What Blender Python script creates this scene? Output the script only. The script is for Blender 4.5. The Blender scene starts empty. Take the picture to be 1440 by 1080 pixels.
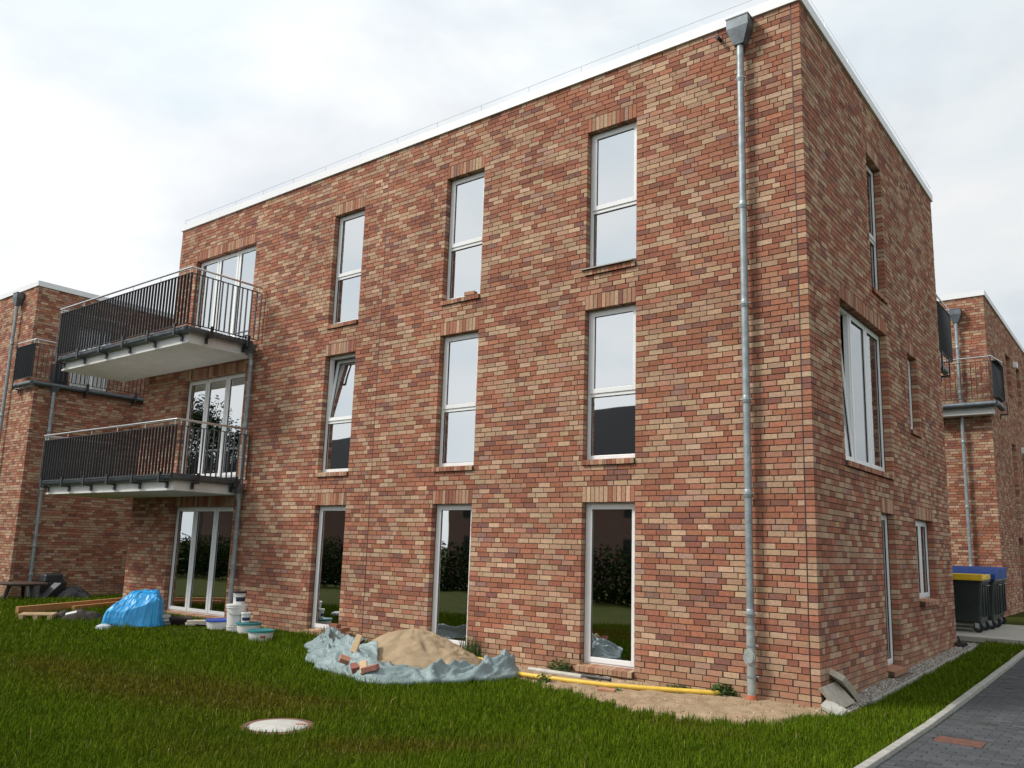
import bpy, math, random
import numpy as np
from mathutils import Vector, Matrix

rng = np.random.default_rng(7)
random.seed(7)
scene = bpy.context.scene
COL = scene.collection
R = math.radians

# ------------------------------------------------------------------ camera
CAM = np.array([3.3278, -10.1373, 1.7504])
YAW, PITCH, ROLL, FOC, PX, PY = 0.6591, 0.1729, 0.0293, 1169.405, 731.865, 565.69
cy, sy, cp, sp = math.cos(YAW), math.sin(YAW), math.cos(PITCH), math.sin(PITCH)
FWD = np.array([-sy * cp, cy * cp, sp]); RT0 = np.array([cy, sy, 0.0]); UP0 = np.cross(RT0, FWD)
RIGHT = math.cos(ROLL) * RT0 + math.sin(ROLL) * UP0
UPV = -math.sin(ROLL) * RT0 + math.cos(ROLL) * UP0
cam_data = bpy.data.cameras.new('camera')
cam = bpy.data.objects.new('camera', cam_data); COL.objects.link(cam)
m = Matrix.Identity(4)
for i in range(3):
    m[i][0] = RIGHT[i]; m[i][1] = UPV[i]; m[i][2] = -FWD[i]; m[i][3] = CAM[i]
cam.matrix_world = m
cam_data.sensor_width = 36; cam_data.lens = 36 * FOC / 1440
cam_data.shift_x = -(PX - 720) / 1440; cam_data.shift_y = (PY - 540) / 1440
cam_data.clip_end = 2000; cam_data.clip_start = 0.05
scene.camera = cam

def hit(px, py, ax, val):
    """photo pixel -> point on the plane  coordinate[ax] = val"""
    v = FWD + RIGHT * (px - PX) / FOC - UPV * (py - PY) / FOC
    return CAM + v * ((val - CAM[ax]) / v[ax])

# ------------------------------------------------------------------ sky and sun
SUN_EL, SUN_AZ = R(44), R(-136)          # azimuth measured from +y towards +x
world = bpy.data.worlds.new('World'); scene.world = world; world.use_nodes = True
wn, wl = world.node_tree.nodes, world.node_tree.links
bg = wn['Background']
sky = wn.new('ShaderNodeTexSky'); sky.sky_type = 'NISHITA'; sky.sun_disc = False
sky.sun_elevation = SUN_EL; sky.sun_rotation = SUN_AZ; sky.air_density = 1.0; sky.dust_density = 2.0
tc = wn.new('ShaderNodeTexCoord')
mp = wn.new('ShaderNodeMapping'); mp.inputs['Scale'].default_value = (1.0, 1.0, 2.2)
wl.new(tc.outputs['Generated'], mp.inputs['Vector'])
n1 = wn.new('ShaderNodeTexNoise'); n1.inputs['Scale'].default_value = 2.3; n1.inputs['Detail'].default_value = 6; n1.inputs['Roughness'].default_value = 0.55
n1.inputs['Distortion'].default_value = 0.35
wl.new(mp.outputs['Vector'], n1.inputs['Vector'])
r1 = wn.new('ShaderNodeValToRGB'); r1.color_ramp.elements[0].position = 0.30; r1.color_ramp.elements[1].position = 0.56
r1.color_ramp.elements[0].color = (0.72, 0.72, 0.72, 1); r1.color_ramp.elements[1].color = (1, 1, 1, 1)
wl.new(n1.outputs['Fac'], r1.inputs['Fac'])
n2 = wn.new('ShaderNodeTexNoise'); n2.inputs['Scale'].default_value = 3.8; n2.inputs['Detail'].default_value = 5
wl.new(mp.outputs['Vector'], n2.inputs['Vector'])
r2 = wn.new('ShaderNodeValToRGB'); r2.color_ramp.elements[0].position = 0.37; r2.color_ramp.elements[1].position = 0.59
r2.color_ramp.elements[0].color = (7.9, 8.6, 9.05, 1); r2.color_ramp.elements[1].color = (9.3, 9.45, 9.55, 1)
wl.new(n2.outputs['Fac'], r2.inputs['Fac'])
mx = wn.new('ShaderNodeMix'); mx.data_type = 'RGBA'
wl.new(r1.outputs['Color'], mx.inputs['Factor']); wl.new(sky.outputs['Color'], mx.inputs['A']); wl.new(r2.outputs['Color'], mx.inputs['B'])
# a thin overcast is brighter round the veiled sun and dimmer away from it
sdir = (math.sin(SUN_AZ) * math.cos(SUN_EL), math.cos(SUN_AZ) * math.cos(SUN_EL), math.sin(SUN_EL))
nrm = wn.new('ShaderNodeVectorMath'); nrm.operation = 'NORMALIZE'; wl.new(tc.outputs['Generated'], nrm.inputs[0])
dt = wn.new('ShaderNodeVectorMath'); dt.operation = 'DOT_PRODUCT'; dt.inputs[1].default_value = sdir; wl.new(nrm.outputs['Vector'], dt.inputs[0])
mr = wn.new('ShaderNodeMapRange'); mr.interpolation_type = 'SMOOTHSTEP'
for k_, v_ in (('From Min', -1), ('From Max', 1), ('To Min', 0.78), ('To Max', 1.22)): mr.inputs[k_].default_value = v_
wl.new(dt.outputs['Value'], mr.inputs['Value'])
vs_ = wn.new('ShaderNodeVectorMath'); vs_.operation = 'SCALE'; wl.new(mx.outputs['Result'], vs_.inputs[0]); wl.new(mr.outputs['Result'], vs_.inputs['Scale'])
wl.new(vs_.outputs['Vector'], bg.inputs['Color']); bg.inputs['Strength'].default_value = 0.10
sun_d = bpy.data.lights.new('sun', 'SUN'); sun_d.energy = 3.3; sun_d.angle = R(13); sun_d.color = (1.0, 0.95, 0.88)
sun = bpy.data.objects.new('sun', sun_d); COL.objects.link(sun)
sd = Vector((math.sin(SUN_AZ) * math.cos(SUN_EL), math.cos(SUN_AZ) * math.cos(SUN_EL), math.sin(SUN_EL)))
sun.rotation_euler = sd.to_track_quat('Z', 'Y').to_euler()
sun.location = sd * 60
scene.view_settings.view_transform = 'Standard'; scene.view_settings.look = 'None'
scene.view_settings.exposure = 0.0; scene.view_settings.gamma = 1.0
scene.view_settings.use_curve_mapping = False
scene.cycles.max_bounces = 6; scene.cycles.transparent_max_bounces = 12

# ------------------------------------------------------------------ helpers
def tag(o, label=None, cat=None, group=None, kind=None):
    if label: o['label'] = label
    if cat: o['category'] = cat
    if group: o['group'] = group
    if kind: o['kind'] = kind
    return o

def wloc(o):
    v = Vector((0, 0, 0))
    while o is not None:
        v = v + o.location; o = o.parent
    return v

def empty(name, loc, label, cat, group=None):
    o = bpy.data.objects.new(name, None); COL.objects.link(o); o.location = loc
    o.empty_display_size = 0.2
    return tag(o, label, cat, group)

def link_mesh(name, me, mat, parent=None, loc=(0, 0, 0)):
    o = bpy.data.objects.new(name, me); COL.objects.link(o)
    if mat is not None and not me.materials: me.materials.append(mat)
    if parent is not None: o.parent = parent
    o.location = loc
    return o

class MB:
    """collects shapes given in world coordinates"""
    def __init__(s): s.v = []; s.f = []
    def add(s, vs, fs):
        b = len(s.v); s.v += [tuple(map(float, p)) for p in vs]; s.f += [tuple(b + i for i in f) for f in fs]; return s
    def box(s, a, b, T=None):
        x0, y0, z0 = a; x1, y1, z1 = b
        vs = [(x0, y0, z0), (x1, y0, z0), (x1, y1, z0), (x0, y1, z0), (x0, y0, z1), (x1, y0, z1), (x1, y1, z1), (x0, y1, z1)]
        if T is not None: vs = [T(*p) for p in vs]
        return s.add(vs, [(0, 3, 2, 1), (4, 5, 6, 7), (0, 1, 5, 4), (1, 2, 6, 5), (2, 3, 7, 6), (3, 0, 4, 7)])
    def obox(s, c, size, rot=(0, 0, 0)):
        M = Matrix.Translation(Vector([float(q) for q in c])) @ __import__('mathutils').Euler(rot).to_matrix().to_4x4()
        h = [q / 2 for q in size]
        return s.box((-h[0], -h[1], -h[2]), h, lambda x, y, z: M @ Vector((x, y, z)))
    def hexa(s, bot, top):
        return s.add(list(bot) + list(top), [(0, 3, 2, 1), (4, 5, 6, 7), (0, 1, 5, 4), (1, 2, 6, 5), (2, 3, 7, 6), (3, 0, 4, 7)])
    def tube(s, pts, r, n=10, caps=True):
        pts = [np.array(p, float) for p in pts]
        rs = r if isinstance(r, (list, tuple)) else [r] * len(pts)
        b = len(s.v); prev = None
        for i, p in enumerate(pts):
            t = (pts[min(i + 1, len(pts) - 1)] - pts[max(i - 1, 0)]); t /= (np.linalg.norm(t) + 1e-12)
            if prev is None:
                a = np.array([0, 0, 1.0]) if abs(t[2]) < 0.9 else np.array([1.0, 0, 0])
            else: a = prev
            u = a - t * (a @ t); u /= np.linalg.norm(u); prev = u; w = np.cross(t, u)
            for k in range(n):
                q = 2 * math.pi * k / n
                s.v.append(tuple(p + rs[i] * (math.cos(q) * u + math.sin(q) * w)))
        for i in range(len(pts) - 1):
            for k in range(n):
                k2 = (k + 1) % n
                s.f.append((b + i * n + k, b + i * n + k2, b + (i + 1) * n + k2, b + (i + 1) * n + k))
        if caps:
            s.f.append(tuple(b + k for k in range(n))[::-1]); e = b + (len(pts) - 1) * n; s.f.append(tuple(e + k for k in range(n)))
        return s
    def lathe(s, c, prof, n=24, caps=True):
        b = len(s.v)
        for (r, z) in prof:
            for k in range(n):
                q = 2 * math.pi * k / n
                s.v.append((c[0] + r * math.cos(q), c[1] + r * math.sin(q), c[2] + z))
        for i in range(len(prof) - 1):
            for k in range(n):
                k2 = (k + 1) % n
                s.f.append((b + i * n + k, b + i * n + k2, b + (i + 1) * n + k2, b + (i + 1) * n + k))
        if caps:
            s.f.append(tuple(b + k for k in range(n))[::-1]); e = b + (len(prof) - 1) * n; s.f.append(tuple(e + k for k in range(n)))
        return s
    def mesh(s, name, smooth=False, off=(0, 0, 0)):
        me = bpy.data.meshes.new(name)
        me.from_pydata([(x - off[0], y - off[1], z - off[2]) for x, y, z in s.v], [], s.f)
        if smooth: me.polygons.foreach_set('use_smooth', [True] * len(me.polygons))
        me.update(); return me
    def build(s, name, mat, parent=None, smooth=False, bevel=0, origin=None):
        base = wloc(parent) if parent is not None else Vector((0, 0, 0))
        org = Vector(origin) if origin is not None else base
        o = link_mesh(name, s.mesh(name, smooth, org), mat, parent, org - base)
        if smooth and smooth != 'all':
            try: o.data.shade_smooth(); o.data.set_sharp_from_angle(angle=R(40))
            except Exception: pass
        if bevel:
            b = o.modifiers.new('bevel', 'BEVEL'); b.width = bevel; b.segments = 2; b.limit_method = 'ANGLE'
        return o

def nmesh(name, V, F, mat, parent=None, fcol=None, smooth=False, mats=None):
    """fast mesh from numpy arrays, V world coordinates, F (n,k)"""
    V = np.asarray(V, np.float32); F = np.asarray(F, np.int32); k = F.shape[1]
    base = wloc(parent) if parent is not None else Vector((0, 0, 0))
    V = V - np.array(base, np.float32)
    me = bpy.data.meshes.new(name)
    me.vertices.add(len(V)); me.vertices.foreach_set('co', V.ravel())
    me.loops.add(F.size); me.loops.foreach_set('vertex_index', F.ravel())
    me.polygons.add(len(F)); me.polygons.foreach_set('loop_start', np.arange(0, F.size, k, dtype=np.int32))
    if fcol is not None:
        a = me.attributes.new('tint', 'FLOAT_COLOR', 'FACE')
        c = np.ones((len(F), 4), np.float32); c[:, :3] = fcol; a.data.foreach_set('color', c.ravel())
    me.polygons.foreach_set('use_smooth', np.full(len(F), bool(smooth)))
    me.update(calc_edges=True); me.validate()
    return link_mesh(name, me, mat, parent)

# ------------------------------------------------------------------ materials
def new_mat(name):
    mt = bpy.data.materials.new(name); mt.use_nodes = True
    nt = mt.node_tree; return mt, nt.nodes, nt.links, nt.nodes['Principled BSDF']

def pmat(name, col, rough=0.7, metal=0.0, var=0.18, scale=8.0, bump=0.15, bscale=60.0, col2=None, spec=0.5, bdist=0.004, src=None, weather=False):
    mt, n, l, p = new_mat(name)
    tc = n.new('ShaderNodeTexCoord')
    a = n.new('ShaderNodeTexNoise'); a.inputs['Scale'].default_value = scale; a.inputs['Detail'].default_value = 6; a.inputs['Roughness'].default_value = 0.65
    vec = tc.outputs['Object']
    if src is not None: vec = n.new('ShaderNodeNewGeometry').outputs['Position']
    l.new(vec, a.inputs['Vector'])
    mix = n.new('ShaderNodeMix'); mix.data_type = 'RGBA'
    rp = n.new('ShaderNodeValToRGB'); rp.color_ramp.elements[0].position = 0.32; rp.color_ramp.elements[1].position = 0.68
    l.new(a.outputs['Fac'], rp.inputs['Fac']); l.new(rp.outputs['Color'], mix.inputs['Factor'])
    if src is None:
        c2 = col2 if col2 else tuple(min(1, c * (1 + var)) for c in col)
        c1 = col if col2 else tuple(c * (1 - var) for c in col)
        mix.inputs['A'].default_value = (*c1, 1); mix.inputs['B'].default_value = (*c2, 1)
        l.new(mix.outputs['Result'], p.inputs['Base Color'])
    else:
        if src == 'attr':
            s = n.new('ShaderNodeAttribute'); s.attribute_name = 'tint'; so = s.outputs['Color']
        else:
            s = n.new('ShaderNodeObjectInfo'); so = s.outputs['Color']
        mix.inputs['A'].default_value = (1 - var,) * 3 + (1,); mix.inputs['B'].default_value = (1 + var,) * 3 + (1,)
        mu = n.new('ShaderNodeMix'); mu.data_type = 'RGBA'; mu.blend_type = 'MULTIPLY'; mu.inputs['Factor'].default_value = 1
        l.new(so, mu.inputs['A']); l.new(mix.outputs['Result'], mu.inputs['B']); res = mu.outputs['Result']
        if weather:
            lo = n.new('ShaderNodeTexNoise'); lo.inputs['Scale'].default_value = .55; lo.inputs['Detail'].default_value = 4; l.new(vec, lo.inputs['Vector'])
            lr = n.new('ShaderNodeMapRange')
            for k_, v_ in (('From Min', .3), ('From Max', .7), ('To Min', .88), ('To Max', 1.1)): lr.inputs[k_].default_value = v_
            l.new(lo.outputs['Fac'], lr.inputs['Value'])
            sc_ = n.new('ShaderNodeVectorMath'); sc_.operation = 'SCALE'; l.new(res, sc_.inputs[0]); l.new(lr.outputs['Result'], sc_.inputs['Scale'])
            # sand splashed on the lowest courses and light lime bloom here and there
            sx_ = n.new('ShaderNodeSeparateXYZ'); l.new(vec, sx_.inputs[0])
            zr = n.new('ShaderNodeMapRange')
            for k_, v_ in (('From Min', .42), ('From Max', .0), ('To Min', 0), ('To Max', 1.0)): zr.inputs[k_].default_value = v_
            l.new(sx_.outputs['Z'], zr.inputs['Value'])
            dn = n.new('ShaderNodeTexNoise'); dn.inputs['Scale'].default_value = 5; dn.inputs['Detail'].default_value = 6; l.new(vec, dn.inputs['Vector'])
            dm = n.new('ShaderNodeMath'); dm.operation = 'MULTIPLY'; l.new(zr.outputs['Result'], dm.inputs[0]); l.new(dn.outputs['Fac'], dm.inputs[1])
            ms_ = n.new('ShaderNodeMix'); ms_.data_type = 'RGBA'; ms_.inputs['B'].default_value = (.36, .25, .155, 1); l.new(dm.outputs['Value'], ms_.inputs['Factor']); l.new(sc_.outputs['Vector'], ms_.inputs['A'])
            res = ms_.outputs['Result']
        l.new(res, p.inputs['Base Color'])
    p.inputs['Roughness'].default_value = rough; p.inputs['Metallic'].default_value = metal
    p.inputs['Specular IOR Level'].default_value = spec
    if bump:
        b = n.new('ShaderNodeTexNoise'); b.inputs['Scale'].default_value = bscale; b.inputs['Detail'].default_value = 5
        l.new(vec, b.inputs['Vector'])
        bp = n.new('ShaderNodeBump'); bp.inputs['Strength'].default_value = bump; bp.inputs['Distance'].default_value = bdist
        l.new(b.outputs['Fac'], bp.inputs['Height']); l.new(bp.outputs['Normal'], p.inputs['Normal'])
    return mt

M = {}
M['brick'] = pmat('brick', (.3, .1, .1), .9, var=.20, scale=26, bump=.5, bscale=110, src='attr', spec=.2, weather=True)
M['brick1'] = pmat('brick_single', (.3, .1, .1), .9, var=.20, scale=26, bump=.5, bscale=110, src='obj', spec=.2, weather=True)
M['mortar'] = pmat('mortar', (.095, .072, .057), .95, var=.35, scale=6, bump=.4, bscale=120, spec=.1)
M['sealant'] = pmat('sealant', (.032, .016, .013), .6, bump=0)
M['slot'] = pmat('slot', (.012, .011, .010), .9, bump=0)
M['pvc'] = pmat('white_pvc', (.78, .79, .79), .32, var=.03, scale=2, bump=0)
M['gasket'] = pmat('gasket', (.012, .012, .013), .6, bump=0)
M['fascia'] = pmat('white_fascia', (.80, .81, .82), .4, var=.03, scale=1, bump=0)
M['roof'] = pmat('roof_membrane', (.12, .12, .12), .9)
M['zinc'] = pmat('zinc', (.30, .34, .355), .5, metal=.55, var=.25, scale=9, bump=.08, bscale=30)
M['zinc_dark'] = pmat('zinc_gutter', (.13, .15, .165), .5, metal=.5, var=.25, scale=7, bump=.08, bscale=30)
M['cast'] = pmat('galvanised_standpipe', (.36, .40, .39), .55, metal=.45, var=.2, scale=14, bump=.15, bscale=40)
M['clay'] = pmat('clay_socket', (.42, .12, .06), .8)
M['concrete'] = pmat('balcony_concrete', (.70, .70, .68), .8, var=.08, scale=3, bump=.1)
M['rail'] = pmat('dark_railing', (.022, .024, .028), .45, var=.2, bump=0)
M['steel'] = pmat('stainless', (.62, .62, .62), .28, metal=1.0, var=.05, bump=0)
M['inner'] = pmat('inner_plaster', (.22, .22, .21), .9, bump=0)
M['wire'] = pmat('wire', (.5, .5, .5), .4, metal=.8, bump=0)

def glass_mat():
    mt = bpy.data.materials.new('window_glass'); mt.use_nodes = True
    n, l = mt.node_tree.nodes, mt.node_tree.links
    n.remove(n['Principled BSDF']); out = n['Material Output']
    tr = n.new('ShaderNodeBsdfTransparent'); tr.inputs['Color'].default_value = (.34, .38, .37, 1)
    gl = n.new('ShaderNodeBsdfGlossy'); gl.inputs['Color'].default_value = (.95, .98, 1.0, 1); gl.inputs['Roughness'].default_value = 0.012
    tc = n.new('ShaderNodeTexCoord'); ns = n.new('ShaderNodeTexNoise'); ns.inputs['Scale'].default_value = 1.3; ns.inputs['Detail'].default_value = 1
    l.new(tc.outputs['Object'], ns.inputs['Vector'])
    bp = n.new('ShaderNodeBump'); bp.inputs['Strength'].default_value = 0.10; bp.inputs['Distance'].default_value = 0.02
    l.new(ns.outputs['Fac'], bp.inputs['Height']); l.new(bp.outputs['Normal'], gl.inputs['Normal'])
    fr = n.new('ShaderNodeFresnel'); fr.inputs['IOR'].default_value = 9.5
    ms = n.new('ShaderNodeMixShader'); l.new(fr.outputs['Fac'], ms.inputs['Fac'])
    l.new(tr.outputs['BSDF'], ms.inputs[1]); l.new(gl.outputs['BSDF'], ms.inputs[2]); l.new(ms.outputs['Shader'], out.inputs['Surface'])
    return mt
M['glass'] = glass_mat()

# ------------------------------------------------------------------ ground height
_gx = np.array([-400, -60, -24, -21, -18.5, -16, -14, -11, -8, 0, 3, 400.]); _gz = np.array([-.12, -.12, -.10, -.04, .1, .2, .13, .09, .05, 0, 0, 0.])
def gz(x, y):
    z = np.interp(x, _gx, _gz)
    yy = np.clip((np.asarray(y) - .5) / 9.5, 0, 1.6)
    return z + np.where(np.asarray(x) > -16, .2 * yy * np.clip((np.asarray(x) + 16) / 10, 0, 1), 0)

def ghit(px, py, dz=0.0):
    p = hit(px, py, 2, 0.1)
    for _ in range(25): p = hit(px, py, 2, float(gz(p[0], p[1])) + dz)
    return p

# ------------------------------------------------------------------ brickwork
C = 0.0757; BL = 0.210; BH = 0.0648; HD = 0.0995; J = 0.0109
PAL = [((.318, .130, .080), 18), ((.362, .152, .093), 20), ((.268, .108, .072), 12), ((.225, .104, .08), 6), ((.375, .195, .128), 14),
       ((.435, .285, .185), 15), ((.475, .320, .212), 10), ((.40, .255, .165), 11), ((.375, .222, .145), 9), ((.27, .15, .115), 2), ((.37, .225, .17), 2)]
_pc = np.array([p[0] for p in PAL]); _pw = np.array([p[1] for p in PAL], float); _pw /= _pw.sum()
_tan = np.array([0, 0, 0, 0, 0, 1, 1, 1, 1, 0, 0])

class Tone:
    """brick colours: short runs of one tone, broken by others"""
    def __init__(s, seed): s.r = np.random.default_rng(seed); s.last = 0
    def next(s):
        i = s.r.choice(len(_pc), p=_pw)
        if s.r.random() < .12:
            while _tan[i] != _tan[s.last]: i = s.r.choice(len(_pc), p=_pw)
        s.last = i
        return _pc[i] * (1 + s.r.normal(0, .07)) * (1 + s.r.normal(0, .02, 3))

def lay(u0, u1, k0, k1, openings, seed, starts=None, ends=None, splits=()):
    """openings: (u0,u1,kb,kt) in courses. returns list (u0,u1,z0,z1,colour,k)"""
    r = np.random.default_rng(seed); tone = Tone(seed + 1); out = []; prev = []
    for k in range(k0, k1):
        iv = [(u0 + (starts(k) if starts else 0), u1 - (ends(k) if ends else 0))]
        for (a, b, kb, kt) in openings:
            if kb <= k < kt:
                iv = [q for (p0, p1) in iv for q in ((p0, min(p1, a)), (max(p0, b), p1)) if q[1] - q[0] > .02]
        for sx in splits:
            iv = [q for (p0, p1) in iv for q in (((p0, sx - .006), (sx + .006, p1)) if p0 < sx - .02 < p1 - .04 else ((p0, p1),))]
        perps = []
        z0 = k * C + J / 2; z1 = z0 + BH
        for (a, b) in iv:
            u = a; first = True
            while b - u > .025:
                if first: opts = [BL, .155, HD, .055 + HD * .5, .13]; r.shuffle(opts)
                elif r.random() < .13: opts = [HD, BL, .155]
                else: opts = [BL, HD, .155]
                L = opts[0]
                for c_ in opts:
                    if not any(abs(u + c_ + J / 2 - q) < .04 for q in prev): L = c_; break
                first = False
                if b - (u + L) < .055: L = b - u if b - u < BL + .02 else (b - u - J) / 2
                e = min(u + L, b)
                out.append((u, e, z0, z1, tone.next(), k)); perps.append(e + J / 2)
                u = e + J
        prev = perps
    return out

def frame(O, U, I):
    O, U, I = map(lambda q: np.array(q, float), (O, U, I))
    return lambda u, w, z: tuple(O + U * u + I * w + np.array([0, 0, z]))

def frame_np(O, U, I):
    O, U, I = map(lambda q: np.array(q, float), (O, U, I))
    return lambda P: O + P[:, :1] * U + P[:, 1:2] * I + np.concatenate([np.zeros((len(P), 2)), P[:, 2:]], 1)

QF = np.array([[0, 1, 5, 4], [3, 0, 4, 7], [1, 2, 6, 5], [4, 5, 6, 7], [0, 3, 2, 1]])
def brick_mesh(name, bricks, F, mat, parent, depth=.105, r=None):
    r = r or np.random.default_rng(3); n = len(bricks)
    B = np.array([b[:4] for b in bricks]); col = np.array([b[4] for b in bricks])
    w0 = r.normal(0, .0013, n); d = np.full(n, depth)
    V = np.empty((n, 8, 3))
    jit = lambda: r.normal(0, .0007, n)
    for i, (uu, ww, zz) in enumerate([(0, 0, 2), (1, 0, 2), (1, 1, 2), (0, 1, 2), (0, 0, 3), (1, 0, 3), (1, 1, 3), (0, 1, 3)]):
        V[:, i, 0] = B[:, uu] + jit(); V[:, i, 1] = w0 if ww == 0 else d; V[:, i, 2] = B[:, zz] + jit()
    Fi = (QF[None] + (np.arange(n) * 8)[:, None, None]).reshape(-1, 4)
    P = F(V.reshape(-1, 3))
    o = nmesh(name, P, Fi, mat, parent, np.repeat(col, 5, 0))
    o['kind'] = 'stuff'
    return o

def sheet(mb, T, u0, u1, z0, z1, holes, w, back=None):
    """flat sheet at depth w with rectangular holes; reveals down to depth back"""
    us = sorted({u0, u1, *[h[i] for h in holes for i in (0, 1)]}); zs = sorted({z0, z1, *[h[i] for h in holes for i in (2, 3)]})
    us = [u for u in us if u0 <= u <= u1]; zs = [z for z in zs if z0 <= z <= z1]
    for a, b in zip(us, us[1:]):
        run = None
        for c, d in zip(zs, zs[1:]):
            mu, mz = (a + b) / 2, (c + d) / 2
            if any(h[0] < mu < h[1] and h[2] < mz < h[3] for h in holes): continue
            mb.add([T(a, w, c), T(b, w, c), T(b, w, d), T(a, w, d)], [(0, 1, 2, 3)])
    if back:
        for (a, b, c, d) in holes:
            e = .004
            for p, q in (((a - e, c), (a - e, d)), ((b + e, d), (b + e, c)), ((a, d + e), (b, d + e)), ((b, c - e), (a, c - e))):
                mb.add([T(p[0], w, p[1]), T(q[0], w, q[1]), T(q[0], back, q[1]), T(p[0], back, p[1])], [(0, 1, 2, 3)])

def soldiers(parent, T, Fm, u0, u1, kt, seed, individual=True, axis='x'):
    """lintel of bricks on end above an opening"""
    r = np.random.default_rng(seed); tone = Tone(seed); n = max(3, int(round((u1 - u0) / .0735))); p = (u1 - u0) / n
    z0 = kt * C + .002; z1 = kt * C + 3 * C - J / 2
    mb = MB(); mb.box((u0 + .004, .012, z0 + .004), (u1 - .004, .10, z1 + .003), T)
    lin = mb.build('lintel', M['mortar'], parent)
    L = [(u0 + i * p + .005, u0 + (i + 1) * p - .005, z0, z1, tone.next(), kt) for i in range(n)]
    if individual:
        base = wloc(lin)
        sz = (p - .010, .105, z1 - z0)
        key = ('soldier', round(p, 4), axis)
        if key not in SHARED:
            b = MB()
            if axis == 'x': b.box((-sz[0] / 2, 0, 0), (sz[0] / 2, sz[1], sz[2]))
            else: b.box((-sz[1], -sz[0] / 2, 0), (0, sz[0] / 2, sz[2]))
            SHARED[key] = b.mesh('soldier_brick')
        for q in L:
            w = Vector(T((q[0] + q[1]) / 2, r.normal(0, .0012), z0)) - base
            o = link_mesh('brick', SHARED[key], M['brick1'], lin, w); o.color = (*q[4], 1)
    else:
        brick_mesh('bricks', L, Fm, M['brick'], lin, r=r)
    return lin

def sill(parent, T, Fm, u0, u1, kb, seed, name='window_sill', out=.035):
    tone = Tone(seed); n = max(3, int(round((u1 - u0) / .0757))); p = (u1 - u0) / n
    V = []; F = []; cols = []
    z0 = kb * C + .004
    mort = MB(); mort.add([T(u0, -out + .012, z0 + .006), T(u1, -out + .012, z0 + .006), T(u1, .12, z0 + .006), T(u0, .12, z0 + .006),
                           T(u0, -out + .012, z0 + .066), T(u1, -out + .012, z0 + .066), T(u1, .12, z0 + .092), T(u0, .12, z0 + .092)],
                          [(0, 3, 2, 1), (4, 5, 6, 7), (0, 1, 5, 4), (1, 2, 6, 5), (3, 0, 4, 7)])
    so = mort.build(name, M['mortar'], parent)
    for i in range(n):
        a, b = u0 + i * p + .004, u0 + (i + 1) * p - .004
        q = [(a, -out, z0), (b, -out, z0), (b, .13, z0 + .02), (a, .13, z0 + .02), (a, -out, z0 + .072), (b, -out, z0 + .072), (b, .13, z0 + .098), (a, .13, z0 + .098)]
        V += q; F.append(QF + 8 * i); c = tone.next(); cols += [c] * 5
    o = nmesh('sill_bricks', Fm(np.array(V)), np.concatenate(F), M['brick'], so, np.array(cols)); o['kind'] = 'stuff'
    return so

SHARED = {}
def ring(mb, T, u0, u1, z0, z1, t, w0, w1, tb=None):
    tb = tb or t
    mb.box((u0, w0, z0), (u0 + t, w1, z1), T); mb.box((u1 - t, w0, z0), (u1, w1, z1), T)
    mb.box((u0 + t, w0, z1 - t), (u1 - t, w1, z1), T); mb.box((u0 + t, w0, z0), (u1 - t, w1, z0 + tb), T)

def pane(T, u0, u1, z0, z1, w, parent):
    mb = MB(); mb.add([T(u0, w, z0), T(u1, w, z0), T(u1, w, z1), T(u0, w, z1)], [(0, 1, 2, 3)])
    return mb.build('pane', M['glass'], parent)

def leaf(T, parent, u0, u1, z0, z1, w, sash=True, T2=None):
    """an opening leaf: sash frame, seal and pane"""
    Tq = T2 or T
    mb = MB(); t = .072
    ring(mb, Tq, u0, u1, z0, z1, t, w, w + .055, .07)
    s = mb.build('sash', M['pvc'], parent, bevel=.004)
    g = MB(); ring(g, Tq, u0 + t - .001, u1 - t + .001, z0 + .069, z1 - t + .001, .007, w + .016, w + .03)
    g.build('seal', M['gasket'], parent)
    return pane(Tq, u0 + t, u1 - t, z0 + .07, z1 - t, w + .024, parent)

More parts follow.
